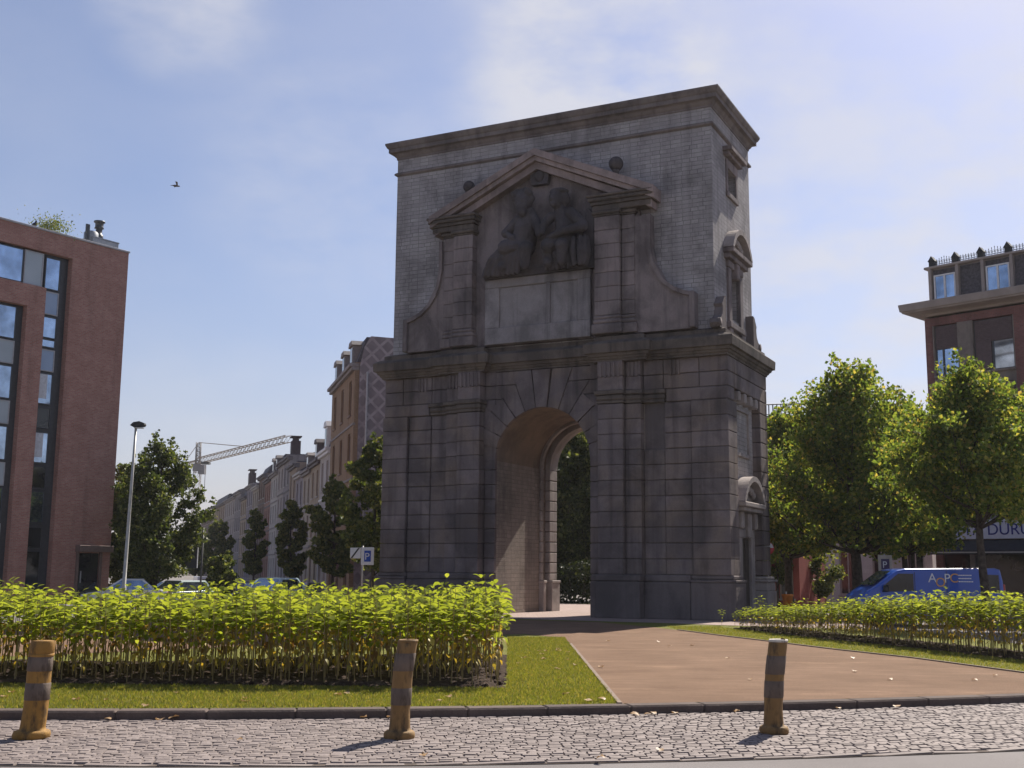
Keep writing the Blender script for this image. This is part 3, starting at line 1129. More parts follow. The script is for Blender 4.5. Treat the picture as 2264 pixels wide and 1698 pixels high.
# ================================================================== buildings
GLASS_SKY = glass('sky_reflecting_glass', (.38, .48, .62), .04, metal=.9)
GLASS_DARK = glass('dark_glass', (.018, .02, .024), .08, .6)
SPANDREL = NT('pale_blue_spandrel', .25, .6)
SPANDREL = SPANDREL.col(SPANDREL.ramp(SPANDREL.noise(.8, 2), [(.3, (.26, .36, .52)), (.7, (.33, .43, .58))]))
PALEPANEL = NT('pale_grey_panel', .3, .5)
PALEPANEL = PALEPANEL.col(PALEPANEL.ramp(PALEPANEL.noise(.8, 2), [(.3, (.34, .40, .44)), (.7, (.40, .46, .50))]))
ALU = plain('dark_window_frame', (.05, .055, .065), .4)
COPING = plain('zinc_coping', (.38, .38, .40), .4, .5)
ROOFMET = plain('dark_roof_metal', (.06, .065, .075), .45)
ROOFBOX = plain('grey_roof_cladding', (.26, .28, .31), .5)
BRICK_MOD = brickwall('modern_red_brick', (.39, .175, .14), (.50, .265, .21), (.36, .28, .245), var=.4, stain=.2)
WHITE_PAINT = plain('white_paint', (.72, .70, .69), .6, var=.06)
CURTAIN = plain('white_curtain', (.6, .62, .66), .9)

apt = empty('apartment_building', (-20.96, 62.0, 0), math.atan2(.817, .576))
tag(apt, 'modern red brick apartment building with glazed stair strip and flat roof', 'building')


def ab(mb, s0, s1, y0, y1, z0, z1, mat=0, c=0):
    mb.box(-s1, -s0, y0, y1, z0, z1, mat, c)


mb = MB()
ab(mb, 0, 3.4, 0, 12, -.16, 18.62)
ab(mb, 3.4, 24, 0, 12, 17.55, 18.62)
ab(mb, 4.78, 5.76, 0, 12, -.16, 15.7)
ab(mb, 5.76, 24, 0, 12, 14.6, 15.7)
for s in (9.4, 14, 18.6):
    ab(mb, s, s + 1.0, 0, 12, -.16, 14.6)
apt_wall = mb.build('wall', BRICK_MOD, apt, True)
mb = MB()
ab(mb, 3.4, 24, .36, 11.9, -.16, 17.55)
mb.build('recessed_core', ALU, apt)
mb = MB()
ab(mb, -.05, 24, -.06, 12.05, 18.622, 18.72, c=.01)
mb.build('coping', COPING, apt)


def pane(s0, s1, z0, z1, kind, y=.34):
    mb = MB()
    ab(mb, s0, s1, y - .06, y + .02, z0, z0 + .05)
    ab(mb, s0, s1, y - .06, y + .02, z1 - .05, z1)
    ab(mb, s0, s0 + .05, y - .06, y + .02, z0 + .05, z1 - .05)
    ab(mb, s1 - .05, s1, y - .06, y + .02, z0 + .05, z1 - .05)
    w = mb.build('window' if kind in 'gdc' else 'spandrel_panel', ALU if kind in 'gdc' else COPING, apt)
    mb = MB()
    ab(mb, s0 + .04, s1 - .04, y - .03, y, z0 + .04, z1 - .04)
    mb.build('pane', {'g': GLASS_SKY, 'd': GLASS_DARK, 's': SPANDREL, 'p': PALEPANEL, 'c': GLASS_SKY}[kind], w)
    if kind == 'c':
        mb = MB()
        n = 9
        pts = [(-(s0 + .3 + (s1 - s0 - .36) * i / n), y - .034 - .006 * (i % 2)) for i in range(n + 1)]
        mb.add([(x, yy, zz) for zz in (z0 + .3, z1 - .06) for x, yy in pts], [(i, i + 1, i + n + 2, i + n + 1) for i in range(n)])
        mb.build('curtain', CURTAIN, w)


for z0, z1, k in ((15.72, 17.4, 'g'), (14.42, 15.62, 's'), (13.2, 14.32, 'g'), (12.72, 13.15, 'g'), (11.5, 12.62, 's'), (9.8, 11.4, 'c'), (8.58, 9.66, 'd'), (6.82, 8.4, 'c'),
                  (5.55, 6.68, 'd'), (3.85, 5.42, 'g'), (2.58, 3.66, 'd'), (.75, 2.48, 'd'), (-.1, .7, 'd')):
    pane(3.86, 4.74, z0, z1, k)
for z0, z1, k in ((12.84, 14.5, 'g'), (11.6, 12.76, 'p'), (9.84, 11.5, 'g'), (8.6, 9.76, 'p'), (6.82, 8.5, 'g'), (5.58, 6.72, 'p'), (3.84, 5.5, 'g'), (2.6, 3.76, 'p'), (.8, 2.5, 'd')):
    pane(6.12, 7.6, z0, z1, k)
    pane(7.65, 9.3, z0, z1, k)
    pane(10.6, 13.8, z0, z1, k)
pane(3.95, 4.9, 15.73, 17.42, 'g') if False else None
pane(4.95, 6.0, 15.73, 17.46, 'p', .2)
pane(6.05, 7.55, 15.73, 17.46, 'g', .2)
pane(7.6, 9.4, 15.73, 17.46, 'g', .2)
pane(9.45, 12.4, 15.73, 17.46, 'g', .2)
mb = MB()
ab(mb, .05, 2.1, -.35, .1, 2.46, 2.8, c=.02)
ab(mb, 1.92, 2.04, -.12, .1, -.16, 2.455)
ab(mb, .55, .68, -.12, .1, -.16, 2.455)
mb.build('door_canopy', plain('brown_stone_trim', (.17, .12, .105), .8), apt)
mb = MB()
ab(mb, .72, 1.9, -.03, .02, -.14, 2.4)
d_ = mb.build('door', GLASS_DARK, apt)
mb = MB()
ab(mb, 1.72, 1.76, -.09, -.03, .9, 1.5)
mb.build('handle', COPING, d_)
mb = MB()
ab(mb, .02, 1.65, .9, 3.2, 18.73, 19.28, c=.02)
ab(mb, .0, 1.67, .88, 3.22, 19.285, 19.34)
mb.build('roof_box', ROOFBOX, apt)
mb = MB()
mb.lathe([(.24, 19.34), (.24, 19.62), (.17, 19.66), (.17, 19.98), (.26, 20.0), (.22, 20.08), (.22, 20.3), (.3, 20.33), (.3, 20.40), (.1, 20.43)], -.98, 1.4, 18)
mb.build('chimney', ROOFMET, apt)
mb = MB()
mb.lathe([(.38, 18.73), (.38, 19.62), (.3, 19.7), (.05, 19.74)], -1.45, 1.4, 20)
mb.build('vent_drum', ROOFBOX, apt)
mb = MB()
ab(mb, 1.82, 1.92, 1.0, 1.1, 18.73, 19.95)
ab(mb, 1.95, 2.03, 1.0, 1.1, 18.73, 19.95)
mb.build('roof_posts', ROOFMET, apt)

# ---- corner building on the right
BRICK_RED = brickwall('dark_red_brick', (.23, .09, .085), (.31, .125, .11), (.2, .15, .14), var=.5, stain=.4)
BAYSTONE = stone('greybrown_bay_stone', (.34, .285, .255), (.28, .24, .215), amount=.4, streak=.4)
EAVE = plain('weathered_eave_paint', (.33, .275, .245), .8, var=.1, scale=1.5)
SLATE = plain('dark_slate', (.085, .075, .085), .7, var=.3, scale=8)
SHUTTER = plain('brown_roller_shutter', (.11, .075, .08), .7)
IRON = plain('black_iron', (.02, .02, .022), .6)
cb = empty('corner_building', (23.72, 66.0, 0), math.atan2(-.72, .693))
tag(cb, 'red brick corner building with iron roof cresting above a shop front', 'building')
XR = 11.0
mb = MB()
mb.box(0, XR, .32, 10, -.16, 16.2)
STOR = (12.82, 9.22, 5.62)
cols_w = ((.5, 1.9), (2.78, 5.0), (6.9, 8.3), (9.1, 10.6))
strips = [(0, .42, 0), (5.08, 6.6, 0), (10.7, XR, 0)]
for a, b, k in strips:
    mb.box(a, b, 0, .33, -.16, 16.2)
mb.box(.42, 5.08, 0, .33, 15.75, 16.2)
mb.box(6.6, 10.7, 0, .33, 15.75, 16.2)
mb.build('wall', BRICK_RED, cb, True)
mb = MB()
segs = [(.42, .5), (1.9, 2.78), (5.0, 5.08), (6.6, 6.9), (8.3, 9.1), (10.6, 10.7)]
for a, b in segs:
    mb.box(a, b, .02 if b - a < .3 else -.04, .33, 4.9, 15.74, c=.01)
for a, b in cols_w:
    for z in STOR:
        mb.box(a, b, .03, .33, z - .7, z)
        mb.box(a - .06, b + .06, -.10, .1, z - .12, z - .002, c=.02)
    mb.box(a, b, .03, .33, 4.9, 5.62 - .71)
for z in (8.3, 11.95):
    mb.box(.42, 5.08, -.06, .02, z, z + .12, c=.02)
    mb.box(6.6, 10.7, -.06, .02, z, z + .12, c=.02)
mb.build('stone_bay', BAYSTONE, cb)


def cwin(x0, x1, z0, z1, shut, mull):
    mb = MB()
    y = .22
    mb.box(x0, x1, y - .05, y + .04, z0, z0 + .08)
    mb.box(x0, x1, y - .05, y + .04, z1 - .06, z1)
    mb.box(x0, x0 + .07, y - .05, y + .04, z0 + .08, z1 - .06)
    mb.box(x1 - .07, x1, y - .05, y + .04, z0 + .08, z1 - .06)
    for q in mull:
        mb.box(q - .05, q + .05, y - .05, y + .04, z0 + .08, z1 - .06)
    w = mb.build('window', ALU, cb)
    mb = MB()
    mb.box(x0 + .06, x1 - .06, y + .0, y + .02, z0 + .07, z1 - .05)
    mb.build('pane', GLASS_SKY, w)
    if shut:
        mb = MB()
        n = 12
        for i in range(n):
            a = z1 - .05 - (shut / n) * i
            mb.box(x0 + .07, x1 - .07, y - .10, y - .055, a - shut / n + .012, a)
        mb.build('roller_shutter', SHUTTER, w)


for z in STOR:
    h = 2.88 if z > 12 else 2.85
    cwin(.5, 1.9, z, z + h, 1.3, (.95,))
    cwin(2.78, 5.0, z, z + h, 1.2, (3.8,))
    cwin(6.9, 8.3, z, z + h, .6, (7.6,))
    cwin(9.1, 10.6, z, z + h, 1.2, (9.85,))
mb = MB()
mb.box(2.86, 3.74, .1, .16, 12.9, 14.45)
mb.build('dark_window_panel', SHUTTER, cb)  # dark panel over the left half of the wide window, in the shutter colour
mb = MB()
mb.sweep([(0, 0), (XR, 0), (XR, 10), (0, 10)], [(-.1, 16.3), (.08, 16.32), (.10, 16.42), (.2, 16.48), (.9, 16.52), (.92, 16.58), (1.0, 16.62), (1.05, 16.94), (1.05, 17.02), (.9, 17.06), (.1, 17.1), (-.3, 17.1)])
mb.build('eave_cornice', EAVE, cb)
mb = MB()
mb.box(.3, XR - .3, .6, 9.6, 17.0, 19.08)
mb.prism([(.22, 17.05), (.32, 19.06), (9.6, 19.06), (9.6, 17.05)], .25, XR - .25, axis='x')
mb.build('mansard_roof', SLATE, cb)
mb = MB()
for x in (.42, 2.03, 3.5, 5.12, 6.6, 8.2, 9.8):
    mb.box(x - .09, x + .09, .02, .4, 17.1, 19.1, c=.02)
mb.box(.1, XR - .1, -.02, .5, 19.105, 19.24, c=.02)
mb.box(.3, XR - .1, .03, .4, 17.1, 17.2, c=.01)
mb.build('mansard_trim', EAVE, cb)
for x0, x1 in ((.62, 1.9), (3.66, 4.98), (6.75, 8.05)):
    mb = MB()
    for a, b, c_, d in ((x0, x1, 17.22, 17.3), (x0, x1, 18.62, 18.7), (x0, x0 + .08, 17.3, 18.62), (x1 - .08, x1, 17.3, 18.62), ((x0 + x1) / 2 - .05, (x0 + x1) / 2 + .05, 17.3, 18.62)):
        mb.box(a, b, .1, .2, c_, d)
    w = mb.build('window', WHITE_PAINT, cb)
    mb = MB()
    mb.box(x0 + .05, x1 - .05, .15, .17, 17.25, 18.66)
    mb.build('pane', GLASS_SKY, w)
posts = (.55, 1.95, 3.42, 4.95, 6.5, 8.1, 9.7)
for x in posts:
    mb = MB()
    mb.box(x - .17, x + .17, .05, .38, 19.24, 19.55, c=.02)
    mb.prism([(x - .22, 19.55), (x + .22, 19.55), (x + .12, 19.68), (x, 19.86), (x - .12, 19.68)], .02, .41)
    mb.build('cresting_post', IRON, cb)
mb = MB()
for i, (a, b) in enumerate(zip(posts[:-1], posts[1:])):
    a, b = a + .18, b - .18
    mb.box(a, b, .2, .23, 19.34, 19.37)
    n = 7
    for k in range(n):
        x = a + (b - a) * (k + .5) / n
        top = 19.58 + (.14 * (1 - abs(k - 3) / 3) if i % 2 == 0 else 0)
        mb.tube([(x, .215, 19.24), (x, .215, top)], .014, 5)
        mb.ball((x, .215, top + .03), (.025, .02, .05), 6, 4)
        if k < n - 1:
            w_ = (b - a) / n
            for q, zc in ((0, 19.45), (1, 19.52)):
                cc = [(x + w_ * .5 + .06 * math.cos(t), .215, zc + .06 * math.sin(t)) for t in np.linspace(0, PI * 1.6, 8)]
                mb.tube(cc, .010, 4)
mb.build('iron_cresting', IRON, cb)
# shop front
SHOPFRAME = plain('grey_shop_frame', (.20, .19, .20), .5)
mb = MB()
mb.box(.0, XR, -.02, .33, 4.68, 4.92, c=.02)
for x in (.0, 1.95, 4.9, 7.6, 10.7):
    mb.box(x, x + .3, .0, .33, -.16, 4.67, c=.01)
mb.box(.3, XR, .1, .33, -.16, .5)
mb.build('shop_frame', SHOPFRAME, cb)
mb = MB()
mb.box(.3, 10.7, .25, .315, .5, 3.6)
mb.build('shop_window', GLASS_DARK, cb)
mb = MB()
mb.box(.02, 8.6, -.16, -.03, 3.62, 4.66, c=.02)
SIGNW = plain('white_sign_board', (.55, .56, .66), .5, var=.05)
sign = mb.build('shop_sign', SIGNW, cb)


def text(body, name, parent, size, loc, rot, mat, ext=.01):
    cu = bpy.data.curves.new(name, 'FONT')
    cu.body = body
    cu.size = size
    cu.extrude = ext
    tmp = bpy.data.objects.new(name, cu)
    COL.objects.link(tmp)
    bpy.context.view_layer.update()
    me = bpy.data.meshes.new_from_object(tmp.evaluated_get(bpy.context.evaluated_depsgraph_get()))
    bpy.data.objects.remove(tmp)
    me.materials.clear()
    me.materials.append(mat)
    o = link(name, me, parent)
    o.location = loc
    o.rotation_euler = rot
    return o


NAVY = plain('navy_letter_paint', (.02, .025, .20), .5)
o = text('PITTA DÜRÜM', 'lettering', sign, .86, (.55, -.172, 3.84), (PI / 2, 0, 0), NAVY)
mb = MB()
mb.prism([(-.9, 2.95), (-.95, 2.98), (-.05, 3.56), (-.02, 3.5)], .0, 8.6, axis='x')
mb.box(0, 8.6, -.93, -.90, 2.78, 2.97)
mb.build('awning', plain('black_awning_cloth', (.035, .035, .042), .9), cb)
mb = MB()
mb.box(0, 8.6, -1.0, -.94, 2.86, 2.93)
mb.build('awning_bar', plain('grey_bar', (.4, .38, .36), .5), cb)


# ---- houses along the street on the left
def house(name, label, far, near, H, floors, bays, wall_m, trim_m, roof='flat', depth=9, roof_h=2.0, z0=-1.1, frame_m=None, chim=None, dormers=0, fine=True, gap=.5, glassm=None):
    dx, dy = near[0] - far[0], near[1] - far[1]
    W = math.hypot(dx, dy)
    rt = empty(name, (far[0], far[1], 0), math.atan2(dy, dx))
    tag(rt, label, 'house', 'houses along the street')
    mb = MB()
    mb.box(0.02, W - .02, .26, depth, z0, H)
    fh = (H - .5 - .3) / floors
    bw = W / bays
    ww = min(1.35, bw * .52)
    rects = []
    for i in range(floors):
        for j in range(bays):
            xc = bw * (j + .5)
            zb = .3 + fh * i + (fh * .2 if i else .1)
            zt = .3 + fh * (i + 1) - fh * .14
            rects.append((xc - ww / 2, xc + ww / 2, zb, zt))
    x = 0.02
    for j in range(bays):
        a = bw * (j + .5) - ww / 2
        mb.box(x, a, 0, .27, z0, H)
        x = a + ww
    mb.box(x, W - .02, 0, .27, z0, H)
    for j in range(bays):
        a, b = bw * (j + .5) - ww / 2, bw * (j + .5) + ww / 2
        z = z0
        for i in range(floors):
            r_ = rects[i * bays + j]
            mb.box(a, b, .012, .27, z, r_[2])
            z = r_[3]
        mb.box(a, b, .012, .27, z, H)
    mb.build('wall', wall_m, rt, True)
    mb = MB()
    mb.box(-.02, W + .02, -.42, .3, H - .32, H - .08, c=.03)
    mb.box(-.02, W + .02, -.25, .3, H - .55, H - .33, c=.03)
    mb.build('cornice', trim_m, rt)
    for i in range(1, floors):
        mb = MB()
        mb.box(0, W, -.07, .1, .3 + fh * i - .1, .3 + fh * i + .05)
        mb.build('string_course', trim_m, rt)
    fm = frame_m or FRAME_H
    for (a, b, c_, d) in rects:
        mb = MB()
        y = .16
        t = .09
        mb.box(a, b, y - .04, y + .06, c_, c_ + t)
        mb.box(a, b, y - .04, y + .06, d - t, d)
        mb.box(a, a + t, y - .04, y + .06, c_ + t, d - t)
        mb.box(b - t, b, y - .04, y + .06, c_ + t, d - t)
        mb.box((a + b) / 2 - .035, (a + b) / 2 + .035, y - .04, y + .06, c_ + t, d - t)
        mb.box(a - .1, b + .1, -.09, y, c_ - .1, c_ - .004)
        if not fine:
            mb.box(a + t, b - t, y + .0, y + .03, c_ + t, d - t, 1)
        w = mb.build('window', [fm, GLASS_DARK], rt)
        if fine:
            mb = MB()
            mb.box(a + t * .8, b - t * .8, y, y + .03, c_ + t * .8, d - t * .8)
            mb.build('pane', glassm or GLASS_DARK, w)
    mb = MB()
    ry = H - .07
    if roof == 'mansard':
        mb.prism([(.1, ry), (.75, ry + roof_h), (depth - .5, ry + roof_h), (depth, ry)], 0.05, W - .05, axis='x')
        rf = mb.build('roof', SLATE, rt)
        for k in range(dormers):
            xc = W * (k + .5) / dormers
            mb = MB()
            mb.box(xc - .75, xc + .75, .0, 1.6, ry + .1, ry + roof_h * .8)
            mb.prism([(xc - .95, ry + roof_h * .8 + .002), (xc + .95, ry + roof_h * .8 + .002), (xc + .6, ry + roof_h * .98), (xc - .6, ry + roof_h * .98)], -.12, 1.7)
            dm = mb.build('dormer', trim_m, rf)
            mb = MB()
            mb.box(xc - .5, xc + .5, -.03, .05, ry + .35, ry + roof_h * .74)
            g_ = mb.build('dormer_pane', GLASS_DARK, rt)
    elif roof == 'gable':
        mb.prism([(-.4, ry), (depth / 2, ry + roof_h), (depth, ry)], 0.05, W - .05, axis='x')
        rf = mb.build('roof', SLATE, rt)
    else:
        mb.box(.05, W - .05, .1, depth, ry, ry + .18)
        rf = mb.build('roof', SLATE, rt)
    if chim:
        x, cw, zt = chim
        mb = MB()
        mb.box(x - cw / 2, x + cw / 2, 1.2, 2.2, ry, zt - .55)
        for k in range(4):
            q = x - cw / 2 + cw * (k + .5) / 4
            mb.box(q - .12, q + .12, 1.4, 2.0, zt - .56, zt - .12)
        mb.box(x - cw / 2 - .15, x + cw / 2 + .15, 1.1, 2.3, zt - .119, zt)
        mb.build('chimney', plain('dark_chimney_brick', (.07, .05, .055), .9), rf)
    return rt, W


def hs(n, c, c2=None):
    return brickwall(n, c, c2 or tuple(x * .9 for x in c), tuple(x * .92 for x in c), .5, .25, .006, .25, .25)


W_ORANGE = brickwall('orange_brown_brick', (.31, .205, .12), (.37, .25, .155), (.26, .19, .14), var=.25, stain=.25)
W_PALE = hs('pale_rendered_wall', (.43, .37, .34))
W_CREAM = hs('cream_wall', (.45, .375, .305))
W_GREY = hs('grey_wall', (.32, .285, .28))
W_PINK = hs('pink_wall', (.38, .23, .185))
W_LILAC = hs('lilac_grey_wall', (.36, .315, .325))
W_BROWN = hs('brown_wall', (.24, .175, .14))
FRAME_H = plain('old_window_frame', (.42, .37, .35), .7)
TRIM_W = plain('pale_trim', (.45, .40, .37), .7)
TRIM_D = plain('dark_trim', (.16, .14, .14), .8)
TRIM_G = plain('grey_trim', (.25, .22, .21), .8)

P = [(-10.87, 80.0), (-14.26, 92.0), (-17.72, 103.9), (-21.56, 117.0), (-27.07, 135.67), (-32.1, 152.17), (-37.06, 167.47), (-42.68, 184.6), (-47.91, 200.0), (-53.59, 216.13), (-61.23, 238.5), (-71.44, 268.33)]
h1, W1_ = house('town_house', 'tall orange brick corner house with a pale cornice and mansard beside the gate', P[1], P[0], 15.9, 4, 3, W_ORANGE, TRIM_G, 'mansard', 13, 1.9, dormers=3, frame_m=plain('brown_frame', (.2, .13, .1), .7))
# the gable wall of the corner house: diapered grey brick, downpipe, red stack
m = NT('diapered_gable_brick', .9, .15)
sx = m.n('ShaderNodeSeparateXYZ')
m.l(m.uv(), sx.inputs[0])
a_ = m.math('ADD', sx.outputs[0], sx.outputs[1])
b_ = m.math('SUBTRACT', sx.outputs[0], sx.outputs[1])
fa = m.math('LESS_THAN', m.math('PINGPONG', a_, .55), .13)
fb = m.math('LESS_THAN', m.math('PINGPONG', b_, .55), .13)
ff = m.math('MAXIMUM', fa, fb)
ff = m.math('MULTIPLY', ff, m.ramp(m.noise(1.2, 4), [(.35, .25), (.6, .9)]))
c = m.mix(ff, m.ramp(m.noise(1.5, 6), [(.3, (.17, .14, .15)), (.7, (.24, .20, .21))]), (.37, .32, .32))
DIAPER = m.col(c)
mb = MB()
mb.prism([(.3, -1), (12.9, -1), (12.9, 16.9), (9.5, 17.6), (1.0, 17.75), (.6, 17.0), (.3, 15.6)], W1_ - .02, W1_ + .22, axis='x')
mb.build('gable_wall', DIAPER, h1, True)
mb = MB()
mb.box(W1_ - 1.2, W1_ + .24, 4.6, 6.9, 16.5, 18.5, c=.03)
mb.box(W1_ - .6, W1_ - .45, 5.6, 5.75, 18.5, 19.0)
mb.build('chimney', plain('red_stack_brick', (.22, .11, .10), .9), h1)
mb = MB()
mb.tube([(W1_ + .3, .8, 15.2), (W1_ + .3, .8, 0)], .07, 8)
mb.build('downpipe', TRIM_W, h1)
mb = MB()
mb.box(W1_ - 3.2, W1_ - .3, -1.0, .0, 5.0, 5.15)
mb.box(W1_ - 3.2, W1_ - .3, -1.0, -.95, 5.15, 6.1)
mb.build('balcony', TRIM_D, h1)
W_BUFF = hs('buff_wall', (.43, .34, .255))
W_WHITE = hs('offwhite_wall', (.54, .49, .455))
W_TAN = hs('tan_wall', (.39, .30, .23))


def on_street(s):
    d = 0
    for a, b in zip(P[:-1], P[1:]):
        L_ = math.hypot(b[0] - a[0], b[1] - a[1])
        if s <= d + L_ or b is P[-1]:
            t = (s - d) / L_
            return (a[0] + (b[0] - a[0]) * t, a[1] + (b[1] - a[1]) * t)
        d += L_


s0 = W1_
for wd, lab, H_, fl, by, wm_, tm_, rf_, rh_, ex in (
        (6.2, 'pale house with a white cornice next to the orange corner house', 11.3, 3, 2, W_WHITE, WHITE_PAINT, 'mansard', 2.4, dict(dormers=1)),
        (6.4, 'buff house with a dark slate mansard, second after the orange corner house', 11.0, 3, 2, W_BUFF, TRIM_D, 'mansard', 1.9, dict(dormers=1)),
        (6.2, 'cream house with a small dormer between buff and lilac fronts', 10.7, 3, 2, W_CREAM, TRIM_G, 'mansard', 1.6, dict(dormers=1)),
        (6.3, 'lilac grey house with a steep gabled roof', 10.9, 3, 2, W_LILAC, TRIM_W, 'gable', 3.0, {}),
        (6.4, 'tan house with a flat dark cornice between gabled and tall grey house', 12.2, 3, 2, W_TAN, TRIM_D, 'flat', 1, {}),
        (6.6, 'tall grey house with dark cornice right of the big chimney stack', 13.5, 4, 2, W_GREY, TRIM_D, 'flat', 1, {}),
        (6.6, 'tall pale house with a big dark chimney stack on its roof', 13.6, 4, 2, W_PALE, TRIM_D, 'gable', 1.3, dict(chim=(1.6, 1.7, 16.7))),
        (8.2, 'off white house with mansard in the middle of the street row', 13.0, 4, 3, W_WHITE, TRIM_G, 'mansard', 1.9, dict(dormers=2, fine=False)),
        (7.6, 'narrow pink house in the middle of the street row', 12.8, 4, 3, W_PINK, TRIM_D, 'flat', 1, dict(fine=False)),
        (8.0, 'brown house left of the pink one', 13.8, 4, 3, W_BROWN, TRIM_D, 'mansard', 1.2, dict(fine=False)),
        (8.0, 'cream house left of the brown one', 12.9, 4, 3, W_CREAM, TRIM_W, 'gable', 1.5, dict(fine=False)),
        (8.4, 'lilac house far along the street', 13.6, 4, 3, W_LILAC, TRIM_G, 'flat', 1, dict(fine=False)),
        (8.8, 'buff house far along the street right of the small chimney', 12.4, 4, 3, W_BUFF, TRIM_D, 'mansard', 1.6, dict(fine=False)),
        (9.5, 'far grey house with a small chimney of pots against the sky', 13.8, 4, 3, W_GREY, TRIM_G, 'gable', 1.5, dict(chim=(8, 2.0, 17.0), fine=False)),
        (17, 'far pale house beyond the small chimney', 13.4, 4, 5, W_PALE, TRIM_G, 'gable', 1.2, dict(fine=False)),
        (22, 'far slate roofed house near the end of the street', 13.3, 4, 6, W_TAN, TRIM_D, 'mansard', 1.5, dict(fine=False)),
        (31, 'farthest brown house at the end of the street beside the crane', 13.6, 4, 8, W_BROWN, TRIM_D, 'gable', 1.5, dict(fine=False))):
    house('town_house', lab, on_street(s0 + wd), on_street(s0), H_, fl, by, wm_, tm_, rf_, 9, rh_, **ex)
    s0 += wd
# a flat pale strip of wall with an orange edge shows between the corner house and the gate
house('town_house', 'narrow pale house squeezed between the diapered gable and the gate', (-9.0, 84.5), (-5.5, 81.5), 14.4, 4, 2, W_CREAM, TRIM_G, 'flat', 8)

# buildings behind the trees on the right
house('town_house', 'dark brick house behind the plane trees with a railing on its flat roof', (14.5, 97), (31, 92), 14.3, 4, 7, brickwall('far_dark_brick', (.13, .085, .08), (.17, .11, .10), (.14, .11, .1)), TRIM_D, 'flat', 9)
mb = MB()
for i in range(30):
    x = 14.6 + 9 * i / 29
    y = 97.3 - 9 * i / 29 * .303
    mb.tube([(x, y, 14.3), (x, y, 15.35)], .05 if i % 5 else .08, 5)
mb.tube([(14.6, 97.3, 15.38), (23.6, 94.6, 15.38)], .05, 5)
mb.tube([(14.6, 97.3, 14.55), (23.6, 94.6, 14.55)], .04, 5)
o = mb.build('roof_railing', IRON)
tag(o, 'black iron railing standing on the flat roof behind the gate', 'railing')
house('town_house', 'small red painted house just right of the gate foot', (11.2, 63.5), (15.0, 61.5), 4.0, 1, 3, hs('red_painted_wall', (.36, .10, .085)), TRIM_W, 'flat', 6, z0=-.2)
house('town_house', 'white fronted house showing under the plane tree crowns', (16.5, 76), (25.5, 71.5), 8.0, 2, 5, hs('white_front', (.66, .62, .60)), WHITE_PAINT, 'flat', 8, z0=-.2)
house('town_house', 'low brown house far behind the arch and the trees', (-4.5, 104), (12, 104), 10.5, 3, 6, W_BROWN, TRIM_D, 'flat', 8, z0=-.2)

# ================================================================== trees
LEAF_PLANE = leaf_mat('plane_tree_leaf', [(0, (.055, .09, .026)), (.45, (.115, .165, .042)), (.75, (.19, .23, .055)), (.93, (.31, .29, .08)), (1, (.34, .24, .10))], .5, (1.8, 1.7, .7), .65, .15)
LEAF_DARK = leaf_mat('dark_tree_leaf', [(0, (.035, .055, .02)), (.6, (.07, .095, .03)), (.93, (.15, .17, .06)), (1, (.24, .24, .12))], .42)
LEAF_MID = leaf_mat('street_tree_leaf', [(0, (.05, .075, .025)), (.6, (.10, .13, .035)), (1, (.23, .22, .075))], .45)
BARK = plain('tree_bark', (.075, .06, .05), .95, .1, var=.35, scale=9)


def leaf_quads(cen, size, rng, flat=.0):
    n = len(cen)
    d = rng.normal(size=(n, 3))
    d[:, 2] *= (1 - flat)
    d /= np.linalg.norm(d, axis=1)[:, None]
    t = rng.normal(size=(n, 3))
    t -= (t * d).sum(1)[:, None] * d
    t /= np.linalg.norm(t, axis=1)[:, None]
    b = np.cross(d, t)
    s = size[:, None]
    v = np.stack([cen - t * s * .5, cen + b * s * .42 + d * s * .10, cen + t * s * .55 - d * s * .05, cen - b * s * .42 + d * s * .10], 1)
    return v.reshape(-1, 3), np.arange(n * 4).reshape(-1, 4)


